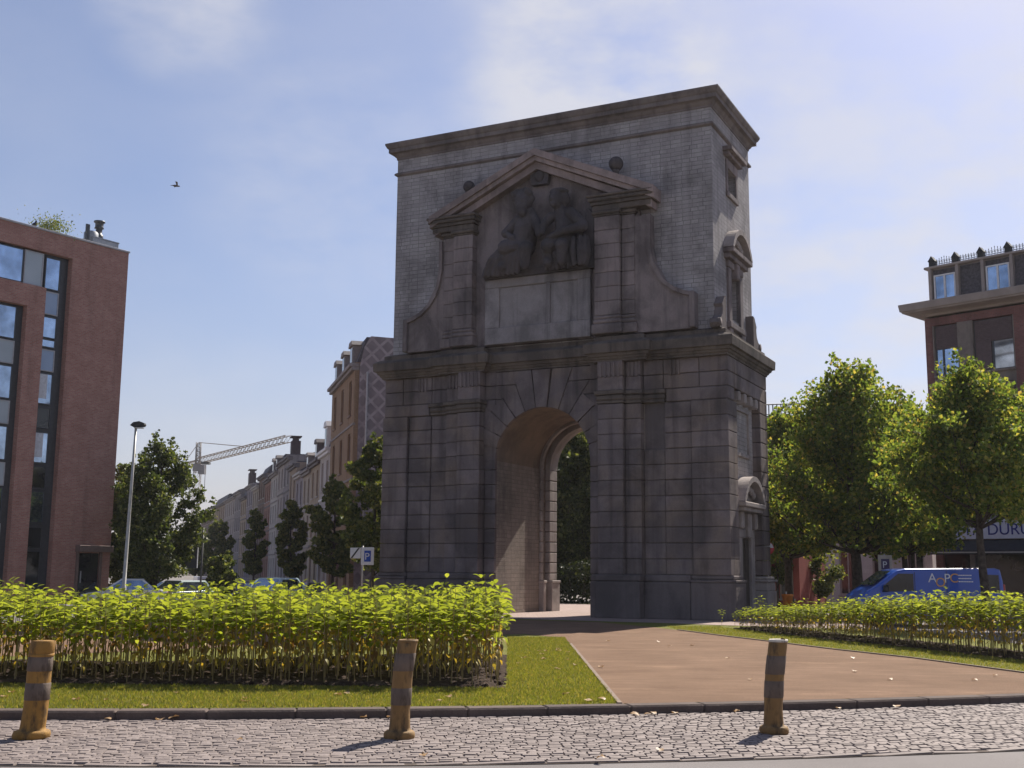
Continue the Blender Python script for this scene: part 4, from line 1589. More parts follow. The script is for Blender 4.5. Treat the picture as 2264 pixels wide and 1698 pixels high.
def tree(name, label, loc, H, cr, z0, leafm, leaf=.18, limbs=16, per=110, shape='crown', tr=.16, group=None, seed=1, cl=.17, gap=.0):
    """trunk, limbs, twigs and leaf clusters along the twigs"""
    rng = np.random.default_rng(seed)
    rt = empty(name, loc)
    tag(rt, label, 'tree', group)
    top = z0 + (H - z0) * .82
    n = 9
    wob = rng.normal(size=(n, 2)).cumsum(0) * .035 * (H / 9)
    wob -= wob[0]
    ax = np.array([(wob[i][0], wob[i][1], -.16 + (top + .16) * i / (n - 1)) for i in range(n)])
    mb = MB()
    mb.tube([tuple(q) for q in ax], [tr * (1.3 if i == 0 else 1) * (1 - .82 * i / (n - 1)) + .012 for i in range(n)], 9)

    def env(t):
        if shape == 'crown':
            return (.62 + t * 2.2) if t < .17 else max(.12, 1 - ((t - .17) / .83) ** 2.1)
        if shape == 'cone':
            return max(.1, min(1, .55 + t * 3) * (1 - t) ** .75)
        return max(.15, math.sin(PI * min(1, t * .86 + .12)) ** .7)
    cl_c, cl_r = [], []
    lob = rng.uniform(.72, 1.18, 7)
    for i in range(limbs):
        t = (i + rng.uniform(.2, .8)) / limbs
        az = i * 2.399 + rng.uniform(-.5, .5)
        lobe = np.interp((az % (2 * PI)) / (2 * PI) * 7, np.arange(8), np.append(lob, lob[0]))
        ln = cr * env(t) * lobe * rng.uniform(.78, 1.12)
        ze = z0 + (H - z0) * t * .93
        zs = max(z0 * .72, ze - ln * rng.uniform(.45, .95))
        k = (min(zs, top * .95) + .16) / (top + .16) * (n - 1)
        j = int(min(n - 2, max(0, k)))
        s = ax[j] + (ax[j + 1] - ax[j]) * min(1, max(0, k - j))
        e = np.array([s[0] + math.cos(az) * ln, s[1] + math.sin(az) * ln, ze + rng.uniform(-.1, .3)])
        m_ = s + (e - s) * .5 + np.array([0, 0, -.10 * ln])
        r0 = tr * .36 * (1 - .55 * t)
        pts = [s, (s + m_) / 2 + np.array([0, 0, -.02 * ln]), m_, (m_ + e) / 2 + np.array([0, 0, -.01]), e]
        mb.tube([tuple(q) for q in pts], [r0, r0 * .8, r0 * .6, r0 * .4, .008], 6)
        nt_ = int(4 + 4.5 * min(1.3, ln / 2))
        for w_ in range(nt_):
            u = .28 + .72 * (w_ + rng.uniform(0, 1)) / nt_
            b0 = (1 - u) ** 2 * s + 2 * u * (1 - u) * m_ + u * u * e
            d = (e - s) / max(.2, np.linalg.norm(e - s)) * .7 + rng.normal(size=3) * np.array([.75, .75, .6]) + np.array([0, 0, .25])
            d /= np.linalg.norm(d)
            tl = (.30 + .30 * rng.uniform()) * cr * .42 * (1.2 - .4 * u) * (.6 + .4 * env(t))
            tip = b0 + d * tl
            mb.tube([tuple(b0), tuple(b0 + d * tl * .5 + np.array([0, 0, .03])), tuple(tip)], [r0 * .3, r0 * .2, .005], 4)
            if rng.uniform() > gap:
                cl_c.append(tip)
                cl_r.append(cr * cl * rng.uniform(.75, 1.35))
            if rng.uniform() < .6:
                cl_c.append(b0 + d * tl * .45)
                cl_r.append(cr * cl * rng.uniform(.6, .95))
            if rng.uniform() < .35:            # an upright leafy shoot
                for q in (.5, 1.0):
                    cl_c.append(tip + np.array([rng.normal() * .06, rng.normal() * .06, cr * cl * (.6 + q)]))
                    cl_r.append(cr * cl * (.62 - .28 * q))
    for i in range(4):                          # leader shoots
        cl_c.append(ax[-1] + np.array([rng.normal() * .12 * cr, rng.normal() * .12 * cr, (H - top) * (.1 + .25 * i)]))
        cl_r.append(cr * cl * (1.15 - .22 * i))
    pts, sz = [], []
    for c_, r_ in zip(cl_c, cl_r):
        k = max(6, int(per * (r_ / (cr * cl)) ** 2 * rng.uniform(.7, 1.25)))
        d = rng.normal(size=(k, 3))
        d /= np.linalg.norm(d, axis=1)[:, None]
        pts.append(np.array(c_) + d * rng.uniform(0, 1, (k, 1)) ** .5 * r_ * np.array([1.1, 1.1, .72]))
        sz.append(rng.uniform(.6, 1.25, k) * leaf)
    v, f = leaf_quads(np.concatenate(pts), np.concatenate(sz), rng, .2)
    link('crown', np_mesh('crown', v, f, leafm), rt)
    mb.build('trunk', BARK, rt)
    return rt


G_R = 'plane trees beyond the right bed'
tree('plane_tree', 'largest plane tree with a thick dark trunk right of the gate', (14.6, 50, -.12), 10.8, 3.95, 3.7, LEAF_PLANE, .175, 42, 66, 'crown', .25, G_R, 3, .155)
tree('plane_tree', 'plane tree with yellow lit shoots standing in front of the blue van', (16.3, 40.6, -.12), 9.0, 3.35, 4.7, LEAF_PLANE, .15, 36, 70, 'crown', .16, G_R, 8, .155, .1)
tree('plane_tree', 'shaded plane tree close behind the right corner of the gate', (13.2, 56, -.12), 9.3, 3.6, 3.5, LEAF_PLANE, .185, 38, 75, 'crown', .2, G_R, 21, .165)
tree('plane_tree', 'dark plane tree between the two big yellow green ones', (18.4, 55, -.12), 9.9, 3.8, 3.8, LEAF_PLANE, .185, 40, 75, 'crown', .15, G_R, 30, .165)
tree('plane_tree', 'plane tree at the right border in front of the shop', (21.8, 48, -.12), 9.2, 3.5, 5.6, LEAF_PLANE, .165, 30, 72, 'crown', .16, G_R, 41, .16, .1)
tree('small_tree', 'small pale leaved tree under the crown of the largest plane tree', (13.9, 62, -.12), 3.7, 1.2, 1.5, LEAF_MID, .14, 12, 50, 'oval', .08, None, 50, .22)
tree('small_tree', 'low bushy tree behind the bonnet of the blue van', (16.6, 64, -.12), 2.9, 1.3, .8, LEAF_MID, .14, 12, 50, 'oval', .08, None, 51, .22)
G_D = 'dark trees by the brick apartment building'
tree('dark_tree', 'large dark leafy tree behind the street lamp', (-18.0, 60, -.5), 8.7, 2.25, 1.9, LEAF_DARK, .155, 34, 80, 'oval', .2, G_D, 61, .18, .1)
tree('dark_tree', 'smaller dark tree between apartment building and street lamp', (-21.0, 64.5, -.7), 8.1, 2.1, 1.5, LEAF_DARK, .17, 26, 85, 'oval', .16, G_D, 62, .19)
tree('dark_tree', 'low dark tree right of the lamp pole in front of the street end', (-16.4, 67, -.5), 2.9, 1.2, .6, LEAF_DARK, .15, 14, 60, 'oval', .12, G_D, 63, .22)
G_S = 'street trees before the row of houses'
for px, py, H, w, sd, lab in ((-7.3, 63, 9.0, 1.8, 71, 'green street tree touching the left edge of the gate'), (-11.2, 75, 8.0, 1.5, 72, 'pale topped street tree below the diapered gable'), (-17.6, 95, 8.3, 1.3, 73, 'slim dark street tree before the cream house'),
                              (-25.5, 118, 8.8, 1.35, 74, 'conical street tree before the tall grey house'), (-35.9, 145, 8.8, 1.8, 75, 'farther round street tree with a neighbour on its left'), (-42.5, 160, 8.4, 1.8, 76, 'farthest street tree at the left end of the row')):
    tree('street_tree', lab, (px, py, -.16 - drop(px, py)), H, w, 2.2, LEAF_MID, .15 + .0012 * py, 26, 60, 'oval', .12, G_S, sd, .2)
G_A = 'trees seen through the arch'
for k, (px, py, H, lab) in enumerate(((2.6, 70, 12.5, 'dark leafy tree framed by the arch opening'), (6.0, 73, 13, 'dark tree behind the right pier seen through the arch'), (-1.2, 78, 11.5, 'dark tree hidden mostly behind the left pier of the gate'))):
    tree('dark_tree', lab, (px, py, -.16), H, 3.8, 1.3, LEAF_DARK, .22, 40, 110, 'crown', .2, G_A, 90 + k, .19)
rng = np.random.default_rng(14)
p_ = rng.uniform(0, 1, (9000, 3)) * np.array([15, 1.5, 2.3]) + np.array([-7.5, -.75, -.1])
p_[:, 2] += .25 * np.sin(p_[:, 0] * 1.1)
v, f = leaf_quads(p_, rng.uniform(.10, .22, 9000), rng)
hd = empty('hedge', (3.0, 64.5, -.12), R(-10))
tag(hd, 'shrub hedge behind the gate, shade put in its leaf colour, closing the arch view', 'hedge')
link('hedge_leaves', np_mesh('hedge_leaves', v, f, leaf_mat('hedge_leaf_painted_shade', [(0, (.015, .024, .009)), (.7, (.03, .042, .015)), (1, (.06, .07, .025))], .25)), hd)  # leaf colour darkened to stand in for shade behind the arch
mb = MB()
for i in range(24):
    x_ = -7.2 + i * .62
    mb.tube([(x_, 0, 0), (x_ + random.uniform(-.2, .2), random.uniform(-.3, .3), 1.0), (x_ + random.uniform(-.3, .3), random.uniform(-.5, .5), 1.9)], [.04, .03, .01], 5)
mb.build('stems', BARK, hd)
mb = MB()
rng = np.random.default_rng(4)
p = rng.normal(size=(1500, 3)) * np.array([.42, .42, .22]) * (1 + .35 * rng.normal(size=(1500, 1)) ** 2 * .5)
v, f = leaf_quads(p + np.array([0, 0, .45]), rng.uniform(.05, .11, 1500), rng)
o = link('rooftop_shrub', np_mesh('rooftop_shrub', v, f, LEAF_MID))
o.location = (-24.1, 58.95, 18.72)
tag(o, 'small pale green shrub growing on the apartment roof edge', 'shrub')

# ================================================================== vehicles
def carpaint(name, c, rough=.3):
    m = NT(name, rough, .5)
    m.b.inputs['Coat Weight'].default_value = .5
    m.b.inputs['Coat Roughness'].default_value = .08
    return m.col(m.mix(m.ramp(m.noise(2.5, 4), [(.4, 0), (.7, .25)]), c, tuple(x * .75 + .01 for x in c)))


TYRE = plain('black_rubber', (.02, .02, .02), .9)
RIM = plain('grey_wheel_rim', (.3, .3, .31), .4, metal=.6)
LAMPW = plain('headlight_lens', (.65, .66, .68), .15, .8)
LAMPR = plain('red_lamp_lens', (.35, .02, .02), .2, .7)
LAMPO = plain('orange_lamp_lens', (.75, .22, .02), .2, .7)
BLACKP = plain('black_plastic', (.025, .025, .028), .6)


def wheels(rt, xs, hw, r_):
    for x in xs:
        for s_ in (-1, 1):
            M = Matrix.Translation((x, s_ * (hw - .11), r_)) @ Matrix.Rotation(PI / 2, 4, 'X')
            mb = MB()
            mb.lathe([(r_ * .62, -.1), (r_ * .95, -.1), (r_, -.07), (r_, .07), (r_ * .95, .1), (r_ * .62, .1)], 0, 0, 22, M=M)
            w = mb.build('wheel', TYRE, rt)
            mb = MB()
            mb.lathe([(r_ * .05, -.09), (r_ * .6, -.085), (r_ * .62, 0), (r_ * .6, .085), (r_ * .05, .09)], 0, 0, 18, M=M)
            mb.build('rim', RIM, w)


def body_loft(mb, outline, hw, inset=.07, mat=0):
    """side outline (x,z) given a rounded width"""
    c = Vector((sum(p[0] for p in outline) / len(outline), sum(p[1] for p in outline) / len(outline)))
    ys = [(-hw, .09), (-hw + .03, .035), (-hw + .1, 0), (hw - .1, 0), (hw - .03, .035), (hw, .09)]
    n = len(outline)
    v = []
    for y, k in ys:
        for p in outline:
            d = c - Vector(p)
            q = Vector(p) + d.normalized() * k
            v.append((q.x, y, q.y))
    f = []
    for j in range(len(ys) - 1):
        for i in range(n):
            f.append((j * n + i, j * n + (i + 1) % n, (j + 1) * n + (i + 1) % n, (j + 1) * n + i))
    f.append(list(range(n))[::-1])
    f.append([(len(ys) - 1) * n + i for i in range(n)])
    mb.add(v, f, mat)


def panel(pts, y0, y1):
    mb = MB()
    mb.prism(pts, y0, y1)
    return mb


VAN_BLUE = carpaint('van_blue_paint', (.012, .085, .46))
van = empty('delivery_van', (14.88, 42.95, -.12))
tag(van, 'bright blue delivery van with white and orange letters on its side', 'van')
ol = [(-2.55, .36), (-2.62, .55), (-2.62, .88), (-2.5, 1.05), (-2.28, 1.22), (-1.95, 1.42), (-1.35, 1.86), (-1.18, 1.96), (-.9, 2.02), (2.3, 2.06), (2.5, 2.0), (2.58, 1.6), (2.62, .9), (2.62, .4), (2.3, .34)]
arch_ = []
for xc in (1.55, -1.62):
    arch_ += [(xc + .41 * math.cos(t), .34 + .41 * max(0, math.sin(t))) for t in np.linspace(0, PI, 9)]
mb = MB()
body_loft(mb, ol[:-1] + [(2.3, .34)] + arch_, .95)
mb.build('body', VAN_BLUE, van)
wheels(van, (1.55, -1.62), .97, .34)
for s_ in (-1, 1):
    y = s_ * .955
    panel([(-1.75, 1.2), (-.62, 1.24), (-.62, 1.84), (-1.15, 1.84), (-1.6, 1.48)], y - .012, y + .012).build('side_window', GLASS_DARK, van)
    panel([(1.75, 1.2), (2.42, 1.2), (2.40, 1.82), (1.75, 1.84)], y - .012, y + .012).build('rear_quarter_window', GLASS_DARK, van)
    panel([(-.58, .5), (-.565, .5), (-.565, 1.9), (-.58, 1.9)], y - .006, y + .012).build('door_seam', BLACKP, van)
    panel([(.55, .5), (.565, .5), (.565, 1.95), (.55, 1.95)], y - .006, y + .012).build('door_seam', BLACKP, van)
    panel([(.62, 1.02), (2.55, 1.02), (2.55, 1.05), (.62, 1.05)], y - .012, y + .008).build('slide_rail', BLACKP, van)
    panel([(-2.35, .5), (2.5, .5), (2.5, .62), (-2.35, .62)], y - .02, y + .012).build('rubbing_strip', BLACKP, van)
    mb = MB()
    mb.box(-1.72, -1.55, y + (-.2 if s_ < 0 else .02), y + (-.02 if s_ < 0 else .2), 1.2, 1.45, c=.04)
    mb.build('wing_mirror', BLACKP, van)
    mb = MB()
    mb.prism([(-2.5, .86), (-2.15, .98), (-2.18, 1.18), (-2.42, 1.06)], s_ * .72, s_ * .93)
    mb.build('headlight', LAMPW, van)
    mb = MB()
    mb.box(-2.2, -2.02, min(y, y - s_ * .02) - .01, max(y, y - s_ * .02) + .01, .80, .9, c=.008)
    mb.build('indicator', LAMPO, van)
    for hx in (-.72, .68):
        mb = MB()
        mb.box(hx - .09, hx + .09, min(y, y + s_ * .02), max(y, y + s_ * .02), 1.06, 1.1, c=.006)
        mb.build('door_handle', BLACKP, van)
    mb = MB()
    mb.box(2.55, 2.64, s_ * .85 - .07, s_ * .85 + .07, .95, 1.5, c=.02)
    mb.build('tail_light', LAMPR, van)
mb = MB()
mb.add([(-2.0, -.8, 1.41), (-2.0, .8, 1.41), (-1.32, .74, 1.9), (-1.32, -.74, 1.9)], [(0, 1, 2, 3)])
mb.v = [(x - .025, y, z + .035) for x, y, z in mb.v]
mb.build('windscreen', GLASS_SKY, van)
mb = MB()
mb.box(-2.68, -2.4, -.9, .9, .36, .72, c=.06)
mb.build('bumper', BLACKP, van)
LETW = plain('white_lettering', (.75, .75, .78), .5, var=.03)
LETO = plain('orange_lettering', (.70, .36, .10), .5, var=.03)
for ch, x, z, sz, mt in (('A', -.10, 1.55, .45, LETW), ('O', .15, 1.40, .45, LETO), ('P', .46, 1.54, .45, LETW), ('C', .66, 1.55, .45, LETO)):
    text(ch, 'lettering', van, sz, (x, -.962, z), (PI / 2, 0, 0), mt, .004)
for k in range(3):
    mb = MB()
    x = .98
    while x < 1.45 - .05 * (k % 2):
        w_ = random.uniform(.03, .06)
        mb.box(x, x + w_, -.966, -.95, 1.78 - .11 * k, 1.82 - .11 * k)
        x += w_ + .012
    mb.build('small_print', LETW, van)


def car(name, label, cat, loc, rz, L, W, H, paint, kind, rear_paint=None):
    rt = empty(name, loc, rz)
    tag(rt, label, cat, 'vehicles parked along the street')
    a = L / 2
    if kind == 'van':
        ol = [(-a, .35), (-a, .9), (-a + .5, 1.2), (-a + 1.1, H - .15), (-a + 1.4, H), (a - .1, H), (a, H - .2), (a, .35)]
        top = None
    else:
        ol = [(-a + .05, .3), (-a, .5), (-a + .05, .72), (-a + .25, .8), (-a + 1.15, .94), (a - .35, .98), (a - .02, .9), (a, .5), (a - .08, .3)]
        x0, x1 = -a + 1.0, a - (.12 if kind != 'saloon' else .55)
        top = (x0, x1, x0 + .75, x1 - (.35 if kind != 'saloon' else .6))
    hw = W / 2
    ar = []
    for xc in (a - .85, -a + .85):
        ar += [(xc + .36 * math.cos(t), .28 + .37 * max(0, math.sin(t))) for t in np.linspace(0, PI, 8)]
    mb = MB()
    body_loft(mb, ol + ar, hw)
    mb.build('body', paint, rt)
    wheels(rt, (a - .85, -a + .85), hw, .31)
    if top:
        x0, x1, x2, x3 = top
        zb = .92
        hb, ht = hw - .05, hw - .24
        B = [(x0, -hb, zb), (x1, -hb, zb), (x1, hb, zb), (x0, hb, zb)]
        T = [(x2, -ht, H), (x3, -ht, H), (x3, ht, H), (x2, ht, H)]
        Tm = [(q[0] * .97, q[1] * .88, H + .045) for q in T]
        mb = MB()
        mb.add(B + T + Tm, [(0, 1, 5, 4), (1, 2, 6, 5), (2, 3, 7, 6), (3, 0, 4, 7), (4, 5, 9, 8), (5, 6, 10, 9), (6, 7, 11, 10), (7, 4, 8, 11), (8, 9, 10, 11)])
        mb.build('cabin', paint, rt)
        V8 = [Vector(p) for p in B + T]
        for nm, q in (('side_window', (0, 1, 5, 4)), ('rear_window', (1, 2, 6, 5)), ('side_window', (2, 3, 7, 6)), ('windscreen', (3, 0, 4, 7))):
            P4 = [V8[i] for i in q]
            cc = sum(P4, Vector()) / 4
            nn = (P4[1] - P4[0]).cross(P4[3] - P4[0]).normalized()
            pts = [cc + (p_ - cc) * .86 + nn * .012 for p_ in P4]
            bk = [p_ - nn * .02 for p_ in pts]
            mb = MB()
            mb.add([tuple(p_) for p_ in pts + bk], [(0, 1, 2, 3), (7, 6, 5, 4)] + [(i, i + 4, (i + 1) % 4 + 4, (i + 1) % 4) for i in range(4)])
            mb.build(nm, GLASS_SKY, rt)
    else:
        for s_ in (-1, 1):
            panel([(-a + .75, 1.15), (-a + 1.7, 1.18), (-a + 1.7, H - .3), (-a + 1.15, H - .3)], s_ * hw - .012, s_ * hw + .012).build('side_window', GLASS_DARK, rt)
        mb = MB()
        mb.box(a - .005, a + .012, -hw + .2, hw - .2, 1.2, H - .3)
        mb.build('rear_window', GLASS_DARK, rt)
    for s_ in (-1, 1):
        mb = MB()
        mb.box(-a - .02, -a + .15, s_ * (hw - .22) - .14, s_ * (hw - .22) + .14, .58, .74, c=.03)
        mb.build('headlight', LAMPW, rt)
        mb = MB()
        mb.box(a - .12, a + .02, s_ * (hw - .16) - .1, s_ * (hw - .16) + .1, .62, .86, c=.03)
        mb.build('tail_light', LAMPR, rt)
        mb = MB()
        mb.box(-a + 1.1, -a + 1.25, s_ * (hw + .08) - .08, s_ * (hw + .08) + .08, .92, 1.06, c=.03)
        mb.build('wing_mirror', paint, rt)
    return rt


def zc(x, y):
    return -.12 - drop(x, y)


car('parked_car', 'pale blue car facing the camera above the sunflower leaves', 'car', (-11.7, 58.5, zc(-11.7, 58.5)), R(75), 4.2, 1.74, 1.46, carpaint('pale_blue_paint', (.33, .45, .52)), 'hatch')
car('parked_car', 'silver estate car seen half side on left of the white van', 'car', (-18.7, 66, zc(-18.7, 66)), R(-48), 4.4, 1.74, 1.45, carpaint('silver_paint', (.42, .40, .42)), 'hatch')
car('parked_car', 'white car parked behind the foot of the lamp post', 'car', (-18.9, 58.5, zc(-18.9, 58.5) + .03), R(15), 4.0, 1.7, 1.44, carpaint('white_car_paint', (.68, .67, .67)), 'saloon')
car('parked_car', 'green tinted car between lamp post and dark tree trunk', 'car', (-17.4, 62.0, zc(-17.4, 62.0)), R(60), 4.0, 1.7, 1.44, carpaint('grey_green_paint', (.30, .38, .36)), 'hatch')
car('parked_van', 'plain white van parked farther down the street', 'van', (-24.8, 97, zc(-24.8, 97)), R(-70), 5.0, 1.9, 2.05, carpaint('white_van_paint', (.55, .53, .54)), 'van')
car('parked_car', 'pale grey car half hidden farther back, right of the pale blue car', 'car', (-13.4, 76, zc(-13.4, 76)), R(73), 4.0, 1.7, 1.42, carpaint('pale_grey_car_paint', (.40, .41, .43)), 'hatch')
car('parked_car', 'dark violet car between white van and pale blue car', 'car', (-14.9, 70, zc(-14.9, 70)), R(78), 4.1, 1.7, 1.46, carpaint('violet_car_paint', (.05, .05, .12)), 'hatch')

# ================================================================== street furniture
GALV = plain('galvanised_pole', (.40, .39, .37), .5, metal=.3)
lamp = empty('street_lamp', (-14.62, 45, -.12))
tag(lamp, 'tall slim grey street lamp with a dark flat head', 'street lamp')
mb = MB()
mb.tube([(0, 0, 0), (0, 0, 1.1), (0, 0, 1.12), (0.05, 0, 4.5), (.1, 0, 7.2)], [.10, .095, .075, .06, .045], 12)
mb.build('pole', GALV, lamp)
mb = MB()
mb.prism([(-.1, 7.24), (.05, 7.16), (.42, 7.2), (.46, 7.26), (.44, 7.33), (.25, 7.40), (.02, 7.36)], -.13, .13)
mb.build('lamp_head', BLACKP, lamp)
mb = MB()
mb.box(.05, .4, -.1, .1, 7.13, 7.165, c=.01)
mb.build('lamp_glass', LAMPW, lamp)

# parking signs
BLUEP = plain('sign_blue', (.01, .06, .36), .4, var=.03)
WHITES = plain('sign_white', (.62, .63, .65), .4, var=.04)
sg = empty('parking_sign', (-6.5, 52, -.12))
tag(sg, 'white and blue parking sign at the left foot of the gate', 'sign')
mb = MB()
mb.tube([(0, .06, 0), (0, .06, 2.85)], .035, 8)
mb.build('post', GALV, sg)
mb = MB()
mb.box(-.06, .5, -.02, .02, 2.02, 2.78, c=.01)
pl = mb.build('sign_plate', WHITES, sg)
mb = MB()
mb.box(.08, .37, -.035, -.021, 2.16, 2.64, c=.005)
bl = mb.build('blue_field', BLUEP, pl)
text('P', 'letter', pl, .42, (.1, -.04, 2.25), (PI / 2, 0, 0), WHITES, .003)
mb = MB()
mb.box(-.54, -.08, -.02, .02, 2.3, 2.76, c=.01)
pl = mb.build('sign_plate', WHITES, sg)
mb = MB()
mb.prism([(-.52, 2.31), (-.44, 2.31), (-.12, 2.75), (-.20, 2.75)], -.03, -.019)
mb.build('diagonal_bar', BLACKP, pl)
sg = empty('parking_sign', (14.55, 46, -.12))
tag(sg, 'small square sign with a dark field left above the blue van', 'sign')
mb = MB()
mb.tube([(0, .05, 0), (0, .05, 2.6)], .03, 8)
mb.build('post', GALV, sg)
mb = MB()
mb.box(-.27, .27, -.02, .02, 1.85, 2.55, c=.01)
pl = mb.build('sign_plate', plain('cream_sign', (.42, .36, .30), .5), sg)
mb = MB()
mb.box(-.16, .16, -.03, -.02, 2.0, 2.4)
mb.build('dark_field', plain('dark_sign_field', (.05, .03, .10), .5), pl)
text('P', 'letter', pl, .36, (-.12, -.035, 2.06), (PI / 2, 0, 0), WHITES, .003)
sg = empty('direction_sign', (-16.5, 62, -.5))
tag(sg, 'dark back of a direction sign on a thin pole by the dark tree', 'sign')
mb = MB()
mb.tube([(.35, .0, 0), (.35, .0, 4.3)], .05, 8)
mb.build('post', plain('dark_pole', (.09, .09, .09), .6), sg)
mb = MB()
mb.box(-1.1, .1, -.04, .0, 2.2, 3.55, c=.01)
mb.box(.02, .09, -.06, -.041, 2.2, 3.6)
mb.v = [(x, y, z) for x, y, z in mb.v]
mb.build('sign_plate', plain('sign_back_grey', (.06, .065, .08), .6), sg)
mb = MB()
mb.box(.1, .14, -.05, .02, 2.2, 3.6)
mb.build('plate_edge', WHITES, sg)
sg = empty('road_sign', (10.55, 48.5, 0))
tag(sg, 'small red and white road sign right beside the gate corner', 'sign')
mb = MB()
mb.tube([(0, .03, 0), (0, .03, 2.95)], .03, 8)
mb.build('post', GALV, sg)
mb = MB()
mb.lathe([(.0, -.01), (.26, -.01), (.26, .01), (.0, .01)], 0, 0, 20, M=Matrix.Translation((0, 0, 2.7)) @ Matrix.Rotation(PI / 2, 4, 'X'))
pl = mb.build('sign_plate', plain('sign_red', (.50, .02, .04), .4), sg)
mb = MB()
mb.prism([(-.24, 2.72), (.24, 2.72), (.17, 2.88), (0, 2.95), (-.17, 2.88)], -.02, -.011)
mb.build('white_field', WHITES, pl)
bn = empty('waste_bin', (11.0, 47.2, -.12))
tag(bn, 'orange round waste bin at the right foot of the gate', 'bin')
ORANGE = plain('orange_plastic', (.80, .24, .03), .5)
mb = MB()
mb.lathe([(.17, .35), (.21, .9), (.23, .92), (.24, 1.0), (.19, 1.0), (.17, .6), (.05, .55)], 0, 0, 18)
mb.build('bin_body', ORANGE, bn)
mb = MB()
mb.tube([(0, .22, 0), (0, .22, 1.1)], .03, 8)
mb.build('post', GALV, bn)
# a flat-topped small shelter sign of the shop in the distance: orange lit panel on a pole
sg = empty('shop_sign_board', (19.5, 59.5, -.12))
tag(sg, 'orange brown hanging shop board beneath the tree crown left of the awning', 'sign')
mb = MB()
mb.box(-.5, .5, -.05, .05, 3.4, 4.05, c=.02)
mb.build('board', plain('orange_brown_board', (.30, .09, .035), .6), sg)
mb = MB()
mb.tube([(.55, 0, 0), (.55, 0, 5.2)], .07, 8)
mb.build('post', plain('brown_pole', (.07, .035, .035), .7), sg)

# crane
crane = empty('tower_crane', (-80.4, 300, -.2))
tag(crane, 'distant pale tower crane with a long lattice jib', 'crane')
CRANE_M = plain('crane_steel', (.24, .19, .15), .6)


def lattice(mb, p, q, w, n, r_):
    p, q = Vector(p), Vector(q)
    ax = (q - p).normalized()
    up = Vector((0, 0, 1)) if abs(ax.z) < .9 else Vector((1, 0, 0))
    s_ = ax.cross(up).normalized()
    u = s_.cross(ax)
    cs = [s_ * w / 2 - u * w / 2, -s_ * w / 2 - u * w / 2, u * w / 2 + s_ * w * .5, u * w / 2 - s_ * w * .5]
    for c_ in cs:
        mb.tube([p + c_, q + c_], r_, 4)
    for i in range(n):
        a, b = p.lerp(q, i / n), p.lerp(q, (i + 1) / n)
        for c0, c1 in ((0, 2), (1, 3), (2, 3), (0, 1)):
            mb.tube([a + cs[c0], b + cs[c1]], r_ * .7, 3)
            mb.tube([a + cs[c0], a + cs[c1]], r_ * .6, 3)


mb = MB()
lattice(mb, (0, 0, 0), (0, 0, 28), 1.6, 14, .08)
mb.build('mast', CRANE_M, crane)
jd = Vector((27.7, -44, 0)).normalized()
mb = MB()
lattice(mb, (0, 0, 29), tuple(jd * 62 + Vector((0, 0, 29.2))), 1.4, 24, .07)
mb.build('jib', CRANE_M, crane)
mb = MB()
lattice(mb, (0, 0, 28.6), tuple(-jd * 13 + Vector((0, 0, 28.6))), 1.2, 8, .08)
mb.build('counter_jib', CRANE_M, crane)
mb = MB()
lattice(mb, (0, 0, 28), (0, 0, 33.8), 1.0, 5, .13)
mb.box(-1.0, 1.0, -1.0, 1.0, 26.4, 28.2)
mb.box(.6, 2.2, -1.6, .2, 25.6, 27.9)
mb.build('cab_and_peak', plain('crane_cab_grey', (.18, .17, .18), .6), crane)
mb = MB()
mb.tube([(0, 0, 33.8), tuple(jd * 34 + Vector((0, 0, 29.9)))], .09, 4)
mb.tube([(0, 0, 33.8), tuple(-jd * 12 + Vector((0, 0, 29.2)))], .09, 4)
mb.build('tie_rod', CRANE_M, crane)
mb = MB()
t_ = jd * 6.5
mb.box(t_.x - 1, t_.x + 1, t_.y - 1, t_.y + 1, 27.7, 28.3)
mb.tube([(t_.x, t_.y, 27.8), (t_.x, t_.y, 19.4)], .07, 4)
mb.box(t_.x - .3, t_.x + .3, t_.y - .3, t_.y + .3, 18.2, 19.5, c=.1)
mb.build('hoist_hook', plain('hook_dark', (.05, .05, .05), .6), crane)

# birds
BIRD = plain('grey_feathers', (.16, .15, .16), .9)
BIRDW = plain('pale_feathers', (.16, .145, .14), .9)
bd = empty('flying_bird', (-12.0, 40, 15.1), R(20))
tag(bd, 'small bird flying in the open sky', 'bird')
mb = MB()
for x, r_ in ((-.12, .03), (-.06, .05), (0, .055), (.07, .045), (.13, .035)):
    mb.ball((x, 0, 0), (.06, r_, r_), 8, 6)
mb.add([(-.1, -.03, 0), (-.1, .03, 0), (-.24, .05, -.01), (-.24, -.05, -.01)], [(0, 1, 2, 3)])
mb.add([(.02, .03, .02), (.09, .03, .02), (.06, .2, .10), (-.04, .2, .10), (-.06, .34, .02), (.0, .33, .04)], [(0, 1, 2, 3), (3, 2, 5, 4)])
mb.add([(.02, -.03, .02), (.09, -.03, .02), (.06, -.18, .13), (-.04, -.18, .13), (-.07, -.3, .10), (-.02, -.31, .12)], [(1, 0, 3, 2), (2, 3, 4, 5)])
b_ = mb.build('bird_body', BIRDW, bd)
bd.scale = (.75, .75, .75)
pg = empty('perched_pigeon', (-24.35, 57.55, 18.72), R(-30))
tag(pg, 'dark pigeon perched on the edge of the apartment roof', 'bird')
mb = MB()
mb.ball((0, 0, .15), (.14, .085, .095), 10, 8)
mb.ball((.1, 0, .21), (.07, .06, .09), 8, 6)
mb.ball((.13, 0, .30), (.05, .045, .05), 8, 6)
mb.add([(-.1, -.04, .15), (-.1, .04, .15), (-.28, .03, .10), (-.28, -.03, .10)], [(0, 1, 2, 3)])
mb.tube([(.17, 0, .3), (.21, 0, .29)], [.012, .003], 5)
mb.tube([(0, .03, 0), (0, .03, .08)], .01, 5)
